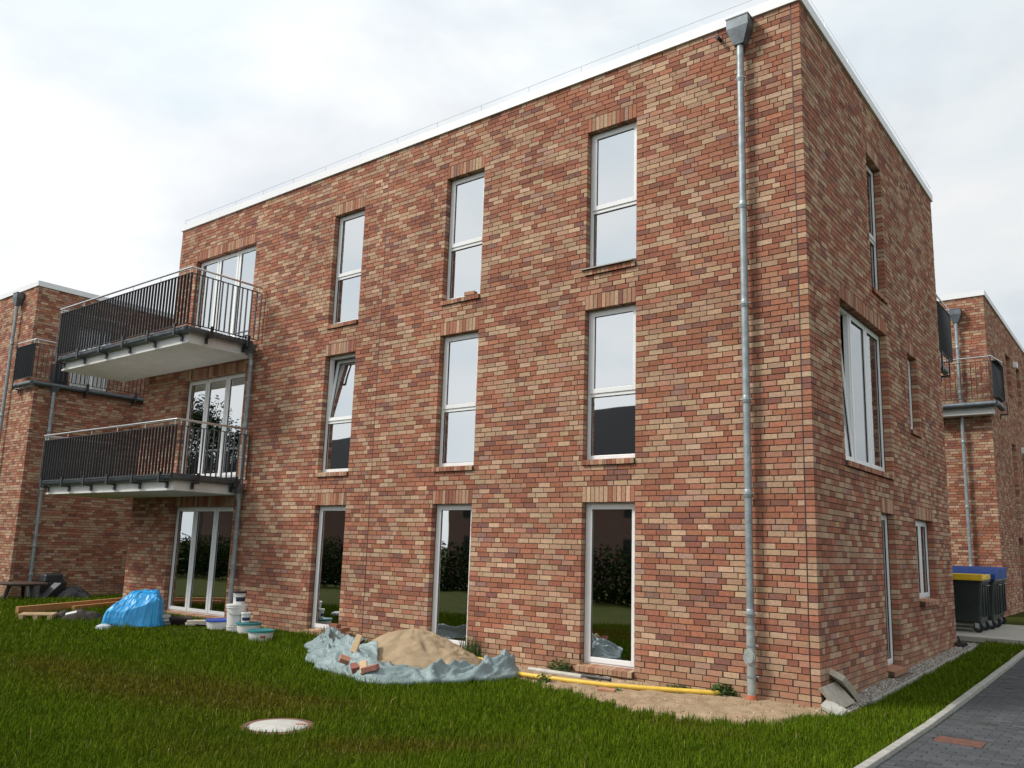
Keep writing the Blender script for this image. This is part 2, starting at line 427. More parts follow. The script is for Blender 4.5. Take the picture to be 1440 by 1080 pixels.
def window(parent, T, u0, u1, kb, kt, style, W=.122, label=None):
    """style: 'upper' = sash over fixed light, 'tilt', 'door' = single leaf, 'three' = three leaves, 'two', 'single'"""
    z0 = kb * C + .094; z1 = kt * C + .004; a, b = u0 - .004, u1 + .004
    fr = MB(); t = .056
    ring(fr, T, a, b, z0, z1, t, W, W + .075, .06)
    zt = z0 + .97
    mull = []
    if style in ('upper', 'tilt'): fr.box((a + t, W + .002, zt - .04), (b - t, W + .073, zt + .04), T)
    if style in ('three', 'three_tilt'):
        for q in (1 / 3, 2 / 3):
            mull.append(a + (b - a) * q); fr.box((mull[-1] - .028, W + .002, z0 + .06), (mull[-1] + .028, W + .073, z1 - t), T)
    if style == 'two':
        mull.append(a + (b - a) * .56); fr.box((mull[-1] - .028, W + .002, z0 + .06), (mull[-1] + .028, W + .073, z1 - t), T)
    wd = fr.build('window', M['pvc'], parent, bevel=.004)
    if label: wd['label'] = label
    w = W - .014
    if style == 'upper':
        leaf(T, wd, a + .040, b - .040, zt + .012, z1 - .03, w)
        g = MB(); ring(g, T, a + t - .001, b - t + .001, z0 + .06, zt - .04, .008, W + .02, W + .034); g.build('seal', M['gasket'], wd)
        pane(T, a + t, b - t, z0 + .06, zt - .04, W + .03, wd)
    elif style == 'tilt':
        ang = R(7.5)
        def T2(u, ww, z):
            dz = z - (zt + .012); dw = ww - W
            return T(u, W + dw * math.cos(ang) + dz * math.sin(ang), zt + .012 + dz * math.cos(ang) - dw * math.sin(ang))
        leaf(T, wd, a + .040, b - .040, zt + .012, z1 - .035, w, T2=T2)
        g = MB(); ring(g, T, a + t - .001, b - t + .001, z0 + .06, zt - .04, .008, W + .02, W + .034); g.build('seal', M['gasket'], wd)
        pane(T, a + t, b - t, z0 + .06, zt - .04, W + .03, wd)
    elif style in ('door', 'single'):
        leaf(T, wd, a + .040, b - .040, z0 + .03, z1 - .03, w)
    elif style in ('three', 'three_tilt'):
        e = [a] + mull + [b]; ang = R(4.0)
        def T4(u, ww, z):
            dz = z - z0; dw = ww - W
            return T(u, W + dw * math.cos(ang) + dz * math.sin(ang), z0 + dz * math.cos(ang) - dw * math.sin(ang))
        for i in range(3): leaf(T, wd, e[i] + (.040 if i == 0 else .012), e[i + 1] - (.040 if i == 2 else .012), z0 + .03, z1 - (.03 if i or style == 'three' else .04), w, T2=T4 if (i == 0 and style == 'three_tilt') else None)
    elif style == 'two':
        ang = R(0)
        def T3(u, ww, z):
            dz = z - z0; dw = ww - W
            return T(u, W + dw * math.cos(ang) + dz * math.sin(ang), z0 + dz * math.cos(ang) - dw * math.sin(ang))
        leaf(T, wd, a + .040, mull[0] - .012, z0 + .03, z1 - .04, w, T2=T3)
        leaf(T, wd, mull[0] + .012, b - .040, z0 + .03, z1 - .03, w)
    return wd

def downpipe(parent, x, y, ztop, zbot, brackets, wall_dir, hopper=True, r=.047, stand=None, name='downpipe', wall=None, hop=(.155, .10)):
    """wall_dir: unit vector from the pipe to its wall"""
    mb = MB(); wd = np.array(wall_dir)
    mb.tube([(x, y, zbot), (x, y, ztop)], r, 14)
    for z in brackets: mb.tube([(x, y, z - .055), (x, y, z - .045), (x, y, z + .04), (x, y, z + .05)], [r + .001, r + .006, r + .006, r + .001], 14)
    p = mb.build(name, M['zinc'], parent, smooth=True)
    for z in brackets:
        b = MB(); b.tube([(x, y, z - .012), (x, y, z + .012)], r + .011, 14)
        e = np.array([x, y, z]) + wd * .12; b.tube([(x, y, z), tuple(e)], .008, 6)
        side = np.array([-wd[1], wd[0], 0]); c = np.array([x, y, z])
        b.tube([tuple(c + side * (r + .005)), tuple(c + side * (r + .035))], .009, 6); b.tube([tuple(c - side * (r + .005)), tuple(c - side * (r + .03))], .009, 6)
        b.build('pipe_bracket', M['cast'], p)
    if hopper:
        h = MB(); s = np.array([abs(wd[1]), abs(wd[0])]); o = np.array([abs(wd[0]), abs(wd[1])])
        a, bdep = hop
        def q(k, dd, z): return [(x + s[0] * i * k + o[0] * j * dd, y + s[1] * i * k + o[1] * j * dd, z) for i, j in ((-1, -1), (1, -1), (1, 1), (-1, 1))]
        h.hexa(q(.07, .06, ztop), q(a, bdep, ztop + .24)); h.hexa(q(a, bdep, ztop + .24), q(a, bdep, ztop + .40)); h.hexa(q(a + .008, bdep + .008, ztop + .385), q(a + .008, bdep + .008, ztop + .402))
        h.build('hopper', M['zinc_dark'], p)
    return p

def bar_mesh(h, dx, dy):
    k = ('bar', round(h, 3), dx, dy)
    if k not in SHARED:
        b = MB(); b.box((-dx / 2, -dy / 2, 0), (dx / 2, dy / 2, h)); SHARED[k] = b.mesh('baluster')
    return SHARED[k]

def railing(parent, pts, zb, zt, ztube, spacing, brk_every=None, out=None, slab_gap=.16, first_last=True, tube_top=True):
    """pts: polyline (x,y). flat bars set square to the line; steel tube above"""
    base = wloc(parent); mb = MB(); tb = MB()
    for i, ((x0, y0), (x1, y1)) in enumerate(zip(pts, pts[1:])):
        L = math.hypot(x1 - x0, y1 - y0); ux, uy = (x1 - x0) / L, (y1 - y0) / L
        alongx = abs(ux) > abs(uy); h = .02
        lo = (min(x0, x1) - (0 if alongx else h), min(y0, y1) - (h if alongx else 0)); hi = (max(x0, x1) + (0 if alongx else h), max(y0, y1) + (h if alongx else 0))
        if not alongx: lo = (lo[0], lo[1] + .021); hi = (hi[0], hi[1] - .021)
        mb.box((lo[0], lo[1], zb), (hi[0], hi[1], zb + .012)); mb.box((lo[0], lo[1], zt - .012), (hi[0], hi[1], zt))
        n = max(2, int(round(L / spacing)))
        for k in range(n + 1):
            if i and k == 0: continue
            t = k / n
            me = bar_mesh(zt - zb - .026, .010 if alongx else .046, .046 if alongx else .009)
            link_mesh('baluster', me, M['rail'], parent, Vector((x0 + ux * L * t, y0 + uy * L * t, zb + .013)) - base)
        ns = max(1, int(L / 1.1))
        for k in range(ns + 1):
            t = (k + .06) / (ns + .12); q = (x0 + ux * L * t, y0 + uy * L * t)
            tb.tube([(q[0], q[1], zt - .005), (q[0], q[1], ztube)], .007, 6)
    mb.build('rail', M['rail'], parent)
    tb.tube([(p[0], p[1], ztube) for p in pts], .021, 10)
    tb.build('handrail', M['steel'], parent, smooth=True)

def bracket(parent, x, y, zb, nx, ny, z_slab):
    """S-shaped steel strap from the railing foot under the gutter to the slab edge; (nx,ny) points outwards"""
    b = MB(); t = .03
    def bx(o0, o1, z0, z1):
        if nx: xs = sorted((x + nx * o0, x + nx * o1)); b.box((xs[0], y - t, z0), (xs[1], y + t, z1))
        else: ys = sorted((y + ny * o0, y + ny * o1)); b.box((x - t, ys[0], z0), (x + t, ys[1], z1))
    bx(.02, .045, z_slab - .02, zb + .05); bx(-.155, .02, z_slab - .02, z_slab + .012); bx(-.158, -.13, z_slab - .12, z_slab - .021)
    b.build('rail_bracket', M['rail'], parent)

def gutter(mb, pts, r=.075):
    mb.tube([(p[0], p[1], p[2]) for p in pts], r, 12)

# ================================================================== SETTING
# ------------------------------------------------------------------ ground sheet
M['soil'] = pmat('soil_and_thatch', (.028, .042, .006), .95, col2=(.048, .048, .010), scale=1.6, bump=.6, bscale=25, bdist=.02, spec=.03)
gxs = np.unique(np.concatenate([np.linspace(-420, -45, 16), np.linspace(-45, 12, 150), np.linspace(12, 420, 16)]))
gys = np.unique(np.concatenate([np.linspace(-420, -28, 16), np.linspace(-28, 30, 150), np.linspace(30, 420, 16)]))
X, Y = np.meshgrid(gxs, gys); near = np.exp(-((X + 4) ** 2 + (Y + 3) ** 2) / 300)
flat = np.clip((X - .3) / .5, 0, 1) * np.clip((3.5 - X) / .5, 0, 1)
Z = gz(X, Y) + .018 * near * (1 - flat) * (np.sin(X * 3.1 + Y * 1.7) * .5 + np.sin(X * 1.3 - Y * 2.3 + 1) * .6) - .012
V = np.stack([X, Y, Z], -1).reshape(-1, 3); ny, nx = X.shape
I0 = (np.arange(ny - 1)[:, None] * nx + np.arange(nx - 1)[None]).ravel()
ground = nmesh('ground', V, np.stack([I0, I0 + 1, I0 + nx + 1, I0 + nx], 1), M['soil'], smooth=True)
tag(ground, 'uneven soil under the lawn around the brick buildings', 'ground', kind='structure')

# ------------------------------------------------------------------ path of dark pavers with kerb
M['paver'] = pmat('dark_paver', (.1, .1, .1), .75, var=.22, scale=30, bump=.35, bscale=160, src='obj', spec=.35)
M['paver_a'] = pmat('dark_paver_far', (.1, .1, .1), .75, var=.22, scale=30, bump=.35, bscale=160, src='attr', spec=.35)
M['joint'] = pmat('joint_sand', (.028, .026, .023), .95, var=.3, scale=20)
M['kerb'] = pmat('kerb_concrete', (.33, .325, .29), .85, var=.18, scale=9, bump=.3, bscale=90)
PX0, PX1 = 1.205, 4.3
def pz(y): return float(gz(2.0, y))
bed = MB()
ysb = np.concatenate([np.arange(-14, 22.1, 1.0)])
for a, b in zip(ysb, ysb[1:]): bed.add([(PX0, a, pz(a) - .006), (PX1, a, pz(a) - .006), (PX1, b, pz(b) - .006), (PX0, b, pz(b) - .006)], [(0, 1, 2, 3)])
path = tag(bed.build('path', M['joint']), 'access path of dark grey concrete pavers beside the lawn', 'path', kind='structure')
plate_a, plate_b = (1.335, 1.765), (-.80, -.50)
pv = []
r = np.random.default_rng(11)
k = 0
y = -14.0
while y < 22:
    x = PX0 + .003; row = [(x, x + .10)] if k % 2 else []
    x = x + (.103 if k % 2 else 0)
    while x < PX1 - .02:
        row.append((x, min(x + .2, PX1))); x += .203
    for a, b in row:
        if not (a < plate_a[1] and b > plate_a[0] and y < plate_b[1] and y + .1 > plate_b[0]): pv.append((a, b, y, y + .1))
        elif a < plate_a[0] - .03: pv.append((a, plate_a[0] - .004, y, y + .1))
        elif b > plate_a[1] + .03: pv.append((plate_a[1] + .004, b, y, y + .1))
    y += .103; k += 1
def in_view(p):
    v = np.array(p) - CAM; d = v @ FWD
    return d > .3 and -30 < PX + FOC * (v @ RIGHT) / d < 1470 and -30 < PY - FOC * (v @ UPV) / d < 1110
def size_px(p):
    v = np.array(p) - CAM; return 1 / max(.1, np.linalg.norm(v))
pv_in = [(size_px((a, c, pz(c))) * (b - a), i) for i, (a, b, c, d_) in enumerate(pv) if in_view(((a + b) / 2, c, pz(c)))]
pick = {i for _, i in sorted(pv_in, reverse=True)[:290]}
def pcol(): g = r.normal(.058, .008); return (g * .93, g * 1.0, g * 1.08)
pm = {}
Vs = []; Fs = []; cs = []
for i, (a, b, c, d_) in enumerate(pv):
    zt = pz(c) + r.normal(0, .0012)
    if i in pick:
        key = round(b - a, 3)
        if key not in pm:
            hx, e = (b - a) / 2, .005; q = MB()
            q.add([(-hx, 0, -.05), (hx, 0, -.05), (hx, .1, -.05), (-hx, .1, -.05), (-hx, 0, -e), (hx, 0, -e), (hx, .1, -e), (-hx, .1, -e), (-hx + e, e, 0), (hx - e, e, 0), (hx - e, .1 - e, 0), (-hx + e, .1 - e, 0)],
                  [(0, 1, 5, 4), (1, 2, 6, 5), (2, 3, 7, 6), (3, 0, 4, 7), (4, 5, 9, 8), (5, 6, 10, 9), (6, 7, 11, 10), (7, 4, 8, 11), (8, 9, 10, 11)])
            pm[key] = q.mesh('paver')
        o = link_mesh('paver', pm[key], M['paver'], path, ((a + b) / 2, c, zt)); o.color = (*pcol(), 1); o.rotation_euler = (r.normal(0, .004), r.normal(0, .004), 0)
    else:
        n = len(Vs) * 8
        Vs.append([(a, c, zt - .05), (b, c, zt - .05), (b, d_, zt - .05), (a, d_, zt - .05), (a, c, zt), (b, c, zt), (b, d_, zt), (a, d_, zt)])
        Fs.append(np.array([[0, 1, 5, 4], [1, 2, 6, 5], [2, 3, 7, 6], [3, 0, 4, 7], [4, 5, 6, 7]]) + n); cs += [pcol()] * 5
o = nmesh('paving', np.array(Vs).reshape(-1, 3), np.concatenate(Fs), M['paver_a'], path, np.array(cs)); o['kind'] = 'stuff'
kerb = MB().box((1.115, -14, -.1), (1.19, 22, -.02)).build('kerb', M['joint']); tag(kerb, 'row of pale concrete edging stones between lawn and path', 'kerb', kind='structure')
kb = MB().box((-.04, 0, -.06), (.04, .994, .075)).mesh('kerb_stone')
for i in range(36):
    o = link_mesh('kerb_stone', kb, M['kerb'], kerb, (1.152 + r.normal(0, .003), -14 + i, pz(-14 + i + .5) - .035)); o.rotation_euler = (math.atan2(pz(-13 + i) - pz(-14 + i), 1), 0, r.normal(0, .003))
    b = o.modifiers.new('bevel', 'BEVEL'); b.width = .008; b.segments = 2

# gravel strip beside the side wall
M['gravel_bed'] = pmat('gravel_bed', (.14, .12, .10), .95, var=.35, scale=40, bump=.8, bscale=80)
M['pebble'] = pmat('pebble', (.3, .28, .25), .8, var=.15, scale=30, bump=0, src='attr')
g = MB()
for a, b in zip(np.arange(-.0, 8.5, .5), np.arange(.5, 8.6, .5)): g.add([(.004, a, gz(1, a) + .0), (.30, a, gz(1, a) + .0), (.30, b, gz(1, b) + .0), (.004, b, gz(1, b) + .0)], [(0, 1, 2, 3)])
gs = tag(g.build('gravel_strip', M['gravel_bed']), 'gravel strip along the foot of the shaded side wall', 'gravel', kind='structure')
n = 5200
px_, py_ = r.uniform(.012, .292, n), .0 + 8.4 * r.random(n) ** 1.1
okm = ~((px_ < .2) & (py_ > 2.95) & (py_ < 3.73)); px_, py_ = px_[okm], py_[okm]; n = len(px_)
oct_v = np.array([(1, 0, 0), (-1, 0, 0), (0, 1, 0), (0, -1, 0), (0, 0, 1), (0, 0, -1)], float)
oct_f = np.array([(0, 2, 4), (2, 1, 4), (1, 3, 4), (3, 0, 4), (2, 0, 5), (1, 2, 5), (3, 1, 5), (0, 3, 5)])
sz = r.uniform(.008, .019, (n, 1, 1)) * r.uniform(.65, 1.3, (n, 1, 3)); ang = r.uniform(0, 6.3, n)
P = oct_v[None] * sz + r.normal(0, .002, (n, 6, 3)); ca, sa = np.cos(ang)[:, None], np.sin(ang)[:, None]
P = np.stack([P[..., 0] * ca - P[..., 1] * sa, P[..., 0] * sa + P[..., 1] * ca, P[..., 2]], -1)
P += np.stack([px_, py_, gz(np.ones(n), py_) + r.uniform(.004, .014, n)], -1)[:, None]
t = r.choice(3, n); base = np.array([(.36, .34, .31), (.22, .20, .18), (.47, .43, .37)])[t] * r.uniform(.7, 1.2, (n, 1))
o = nmesh('pebbles', P.reshape(-1, 3), (oct_f[None] + (np.arange(n) * 6)[:, None, None]).reshape(-1, 3), M['pebble'], gs, np.repeat(base, 8, 0), smooth=True); o['kind'] = 'stuff'
ed = MB().box((-.022, 0, -.07), (.022, .996, .045)).mesh('edging_stone')
for i in range(7):
    o = link_mesh('edging_stone', ed, M['kerb'], gs, (.325 + r.normal(0, .003), .9 + i, float(gz(1, 1.4 + i)) - .02)); o.rotation_euler = (.021, 0, r.normal(0, .004))

# concrete standing for the bins
M['pad'] = pmat('pad_concrete', (.34, .32, .27), .9, var=.12, scale=3, bump=.25, bscale=60)
pad = MB().box((-3.2, 9.0, .0), (1.10, 14.6, .262)); pad = tag(pad.build('bin_standing', M['pad'], bevel=.01), 'pale concrete standing under the wheeled bins', 'pavement', kind='structure')

# ================================================================== MAIN BUILDING
T1, T2_, T3_ = 32, 70, 108; KT = 120; HT = KT * C
bld = empty('apartment_building', (-8, 4, 0), 'three-storey red and buff brick apartment building with white windows and two balconies', 'building')
TF = frame((0, 0, 0), (1, 0, 0), (0, 1, 0)); NF = frame_np((0, 0, 0), (1, 0, 0), (0, 1, 0))
TR = frame((0, 0, 0), (0, 1, 0), (-1, 0, 0)); NR = frame_np((0, 0, 0), (0, 1, 0), (-1, 0, 0))
XL, XU, YR = -16.07, -15.07, 7.90
cols = {'R': (-3.348, -2.472), 'M': (-6.317, -5.446), 'L': (-9.345, -8.468), 'D': (-14.306, -11.958)}
fl = [(1, T1), (39, T2_), (77, T3_)]
F_open = [(*cols[c], kb, kt) for c in 'RMLD' for kb, kt in fl]
F_brick_open = [(a, b, kb, kt + 3) for a, b, kb, kt in F_open]
R_open = [(1.306, 3.749, 39, T2_, 'three_tilt'), (5.104, 5.80, 51, T2_, 'single'), (3.01, 3.86, 77, T3_, 'upper'), (2.955, 3.73, 1, T1, 'door'), (5.104, 6.43, 13, T1, 'two')]
R_brick_open = [(a, b, kb, kt + 3) for a, b, kb, kt, s in R_open]

wallF = MB()
holesF = [(a, b, kb * C, kt * C) for a, b, kb, kt in F_open]
sheet(wallF, TF, XL, -.009, -.3, HT, holesF + [(XL - 1, XU, 77 * C, HT + 1)], .009, None)
sheet(wallF, TF, XL, -.009, -.3, HT, [], .009) if False else None
for (a, b, c, d_) in holesF:
    e = .004
    for p_, q_ in (((a - e, c), (a - e, d_)), ((b + e, d_), (b + e, c)), ((a, d_ + e), (b, d_ + e)), ((b, c - e), (a, c - e))):
        wallF.add([TF(p_[0], .009, p_[1]), TF(q_[0], .009, q_[1]), TF(q_[0], .3, q_[1]), TF(p_[0], .3, p_[1])], [(0, 1, 2, 3)])
wf = wallF.build('front_wall', M['mortar'], bld)
# side wall plus hidden left, rear walls
wallR = MB()
sheet(wallR, TR, .009, YR, -.3, HT, [(a, b, kb * C, kt * C) for a, b, kb, kt, s in R_open], .009, .3)
wr = wallR.build('side_wall', M['mortar'], bld)
rear = MB()
rear.add([(XU, .009, 77 * C), (XU, YR, 77 * C), (XU, YR, HT), (XU, .009, HT)], [(0, 1, 2, 3)])
rear.add([(XL, .009, -.3), (XL, YR, -.3), (XL, YR, 77 * C), (XL, .009, 77 * C)], [(0, 1, 2, 3)])
rear.add([(XL, YR, -.3), (-.009, YR, -.3), (-.009, YR, 77 * C), (XL, YR, 77 * C)], [(0, 1, 2, 3)])
rear.add([(XU, YR, 77 * C), (-.009, YR, 77 * C), (-.009, YR, HT), (XU, YR, HT)], [(0, 1, 2, 3)])
rear.build('rear_wall', M['mortar'], bld)
inner = MB()
for z in (0.08, 2.75, 5.62): inner.box((XL + .25, .32, z), (-.32, YR - .2, z + .2))
inner.box((XU + .25, .32, 8.75), (-.32, YR - .2, 8.86))
inner.box((XL + .25, 3.8, .28), (-3.4, 3.95, 5.6)); inner.box((XU + .25, 3.8, 5.83), (-3.4, 3.95, 8.74))
for x in (-10.6, -7.5, -4.5): inner.box((x, .32, .28), (x + .1, 3.79, 8.74))
inner.build('inner_walls', M['inner'], bld)

# bricks of the front: corner bricks first (they turn the corner)
tone = Tone(99)
corner_len = lambda k: (BL if k % 2 else HD)
front = lay(XL, -.1215, -3, KT, F_brick_open + [(XL - .1, XU, 77, KT)], 21, splits=(-7.84,))
side = lay(0, YR, -3, KT, R_brick_open, 41, starts=lambda k: corner_len(k) + J)
cV = []; cF = []; cc = []
rr = np.random.default_rng(5)
for k in range(-3, KT):
    z0 = k * C + J / 2; y1 = corner_len(k); j = rr.normal(0, .0012, 2)
    cV += [(-.1095, j[0], z0), (j[1], j[0], z0), (j[1], y1, z0), (-.1095, y1, z0), (-.1095, j[0], z0 + BH), (j[1], j[0], z0 + BH), (j[1], y1, z0 + BH), (-.1095, y1, z0 + BH)]
    cF.append(QF + 8 * (k + 3)); c = tone.next(); cc += [c] * 5
o = nmesh('corner_bricks', np.array(cV), np.concatenate(cF), M['brick'], wf, np.array(cc)); o['kind'] = 'stuff'
# the bricks that show largest are objects of their own
score = []
for i, q in enumerate(front):
    u, z = (q[0] + q[1]) / 2, (q[2] + q[3]) / 2
    if q[5] >= 1 and abs((q[1] - q[0]) - BL) < 1e-6: score.append((-math.dist((u, 0, z), tuple(CAM)), i))
pickb = {i for _, i in sorted(score, reverse=True)[:290]}
brick_mesh('brickwork', [q for i, q in enumerate(front) if i not in pickb], NF, M['brick'], wf)
bm_ = MB(); e = .003; hx = BL / 2
bm_.add([(-hx, .105, 0), (hx, .105, 0), (hx, .105, BH), (-hx, .105, BH), (-hx, e, 0), (hx, e, 0), (hx, e, BH), (-hx, e, BH), (-hx + e, 0, e), (hx - e, 0, e), (hx - e, 0, BH - e), (-hx + e, 0, BH - e)],
        [(4, 5, 9, 8), (5, 6, 10, 9), (6, 7, 11, 10), (7, 4, 8, 11), (8, 9, 10, 11), (0, 1, 5, 4), (1, 2, 6, 5), (2, 3, 7, 6), (3, 0, 4, 7)])
bme = bm_.mesh('brick')
base = wloc(wf)
for i in pickb:
    q = front[i]
    o = link_mesh('brick', bme, M['brick1'], wf, Vector(((q[0] + q[1]) / 2, rr.normal(0, .0013), q[2])) - base); o.color = (*q[4], 1); o.rotation_euler = (0, rr.normal(0, .002), 0)
brick_mesh('brickwork', side, NR, M['brick'], wr)
# movement joints, ventilation slots
for x in (-.1155, -7.84): MB().box((x - .0075, -.0015, -.2), (x + .0075, .012, HT)).build('movement_joint', M['sealant'], wf)
ws = MB()
for q in front:
    if q[5] in (3, 36, 74) and q[1] < -.2:
        near_op = any(a - .1 < q[1] < b + .1 for a, b, kb, kt in F_open)
        if (q[5] == 3 and q[1] > -7) or (q[5] != 3 and near_op): ws.box((q[1] - .002, -.002, q[2]), (q[1] + J + .002, .02, q[3]))
ws.build('ventilation_slots', M['slot'], wf)['kind'] = 'stuff'
# lintels, sills, windows
styles = {('R', 0): 'door', ('M', 0): 'door', ('L', 0): 'door', ('L', 1): 'tilt'}
for ci, c in enumerate('RMLD'):
    a, b = cols[c]
    for f, (kb, kt) in enumerate(fl):
        soldiers(bld, TF, NF, a + .002, b - .002, kt, 100 + ci * 10 + f)
        if c != 'D' or f == 0: sill(bld, TF, NF, a - (.0 if f else .03), b - .002, kb, 300 + ci * 10 + f, out=.035 if f else .06)
        st = 'three' if c == 'D' else styles.get((c, f), 'upper')
        window(bld, TF, a, b, kb, kt, st, label='white window with its upper sash tilted open' if st == 'tilt' else None)
for i, (a, b, kb, kt, st) in enumerate(R_open):
    soldiers(bld, TR, NR, a + .002, b - .002, kt, 500 + i, individual=False)
    sill(bld, TR, NR, a, b - .002, kb, 520 + i, out=.04 if i < 3 else .09, name='window_sill' if i != 3 else 'door_step')
    window(bld, TR, a, b, kb, kt, st)
# roof edge
rf = MB(); t0, t1 = HT + .002, HT + .15
rf.box((XU - .03, -.035, t0), (.035, .25, t1)); rf.box((-.25, .252, t0), (.035, YR + .03, t1)); rf.box((XU - .03, .252, t0), (XU + .22, YR + .03, t1)); rf.box((XU + .222, YR - .2, t0), (-.252, YR + .03, t1))
rfo = rf.build('roof_edge', M['fascia'], bld)
MB().box((XU + .1, .1, HT - .2), (-.1, YR - .1, HT + .05)).build('roof', M['roof'], bld)
lw = MB(); z = HT + .30
lw.tube([(XU, .05, z), (0, .02, z), (.01, YR, z)], .004, 5)
for k in range(15): lw.tube([(XU + k * 1.05, .04, HT + .14), (XU + k * 1.05, .04, z)], .004, 5)
for k in range(1, 8): lw.tube([(.0, k * 1.1, HT + .14), (.0, k * 1.1, z)], .004, 5)
lw.build('lightning_wire', M['wire'], bld)
MB().box((XL, 0.02, 77 * C - .03), (XU + .1, YR, 77 * C + .04)).build('terrace', M['concrete'], bld)
# main downpipe
dp = downpipe(bld, -.79, -.11, 8.66, .86, [8.17, 6.33, 4.97, 3.70, 2.50, 1.04], (0, 1, 0))
sp_ = MB(); sp_.tube([(-.79, -.11, .06), (-.79, -.11, .84), (-.79, -.11, .845), (-.79, -.11, .89)], [.052, .052, .058, .058], 16)
spo = sp_.build('standpipe', M['cast'], dp, smooth=True)
for z in (.66, .30):
    b = MB(); b.tube([(-.79, -.11, z - .012), (-.79, -.11, z + .012)], .062, 14); b.tube([(-.79, -.11, z), (-.79, 0, z)], .008, 6); b.tube([(-.79 + .06, -.11, z), (-.79 + .095, -.11, z)], .01, 6)
    b.build('pipe_bracket', M['zinc'], dp)
ac = MB()
for rad, dz_, th in ((.078, 0, .014), (.060, 0, .026)):
    pts = [(-.79 + rad * math.sin(q) * .95, -.16 - th, .52 + rad * math.cos(q) * (1.25 if math.cos(q) > 0 else 1.1)) for q in np.linspace(0, 2 * math.pi, 20, endpoint=False)]
    bk = [(p[0], -.13, p[2]) for p in pts]; nn = len(pts)
    ac.add(pts + bk, [tuple(range(nn))] + [(i, (i + nn), (i + 1) % nn + nn, (i + 1) % nn) for i in range(nn)])
ac.build('inspection_cap', M['cast'], dp)
MB().lathe((-.79, -.11, -.08), [(.068, 0), (.068, .14), (.06, .165)], 16).build('clay_socket', M['clay'], dp, smooth=True)
ov = MB(); ov.tube([(-1.12, .05, 8.93), (-1.12, -.13, 8.91)], .028, 10); ov.build('overflow_pipe', M['rail'], bld)
ok_ = MB(); ok_.box((-14.72, -.03, .42), (-14.64, .01, .52)); ok_.build('outdoor_socket', M['pvc'], bld, bevel=.006)

# balconies
for zb, zrail, zr0 in ((5.56, 7.03, 5.88), (2.645, 3.99, 2.94)):
    s = MB(); x0, x1, yb = -17.12, -11.74, -1.5
    s.box((x0, yb, zb + .03), (x1, -.002, zb + .27)); s.box((x0 - .02, yb - .02, zb), (x1 + .02, -.002, zb + .028))
    bal = s.build('balcony', M['concrete'], bld)
    gt = MB(); gzv = zb + .255
    gutter(gt, [(x0 + .02, yb - .085, gzv), (x1 + .09, yb - .085, gzv)], .07); gutter(gt, [(x1 + .09, yb - .085, gzv), (x1 + .09, -.12, gzv)], .07)
    gt.build('gutter', M['zinc_dark'], bal, smooth=True)
    railing(bal, [(x0 - .06, -.06), (x0 - .06, yb - .18), (x1 + .22, yb - .18), (x1 + .22, -.06)], zr0, zrail - .11, zrail, .120)
    for k in range(6): bracket(bal, x0 + .12 + k * (x1 - x0 - .3) / 5, yb - .18, zr0, 0, -1, zb + .16)
    for yv in (-1.15, -.3): bracket(bal, x1 + .22, yv, zr0, 1, 0, zb + .16)
p = MB(); xp = -11.62
p.tube([(xp, -.11, .3), (xp, -.11, 2.5), (xp + .03, -.16, 2.62), (xp + .03, -.16, 2.75)], .045, 12)
p.tube([(xp, -.11, 2.8), (xp, -.11, 5.45), (xp + .03, -.18, 5.6)], .045, 12)
for z in (2.62, 1.3, .62, 4.1, 5.4): p.tube([(xp, -.11, z - .05), (xp, -.11, z + .05)], .052, 12)
bp_ = p.build('balcony_downpipe', M['zinc'], bld, smooth=True)
for z0 in (5.58, 2.66):
    h = MB(); h.hexa([(xp - .03, -.22, z0), (xp + .07, -.22, z0), (xp + .07, -.12, z0), (xp - .03, -.12, z0)], [(xp - .08, -.27, z0 + .2), (xp + .12, -.27, z0 + .2), (xp + .12, -.07, z0 + .2), (xp - .08, -.07, z0 + .2)])
    h.build('hopper', M['zinc_dark'], bp_)
for z in (1.9, .9, 3.4, 4.7):
    b = MB(); b.tube([(xp, -.11, z - .012), (xp, -.11, z + .012)], .056, 12); b.tube([(xp, -.11, z), (xp, 0, z)], .008, 6); b.build('pipe_bracket', M['cast'], bp_)
# balcony at the rear corner
s = MB(); s.box((-4.6, YR + .002, 5.62), (-.42, YR + 2.2, 5.86)); rb = s.build('balcony', M['concrete'], bld)
gt = MB(); gutter(gt, [(-.33, YR + .2, 5.93), (-.33, YR + 2.3, 5.93)], .08); gt.build('gutter', M['zinc_dark'], rb, smooth=True)
railing(rb, [(-.2, YR + 1.05), (-.2, YR + 2.4), (-4.6, YR + 2.4)], 6.15, 7.26, 7.38, .11)
for yv in (1.15, 1.9): bracket(rb, -.2, YR + yv, 6.1, 1, 0, 5.75)

# ================================================================== NEIGHBOURING BUILDINGS
def block(name, label, x0, x1, y0, y1, kb, kt, sides, seed, loc, holes=(), cutside=()):
    """brick box; sides: list of 'front','right'"""
    e = empty(name, loc, label, 'building')
    return e
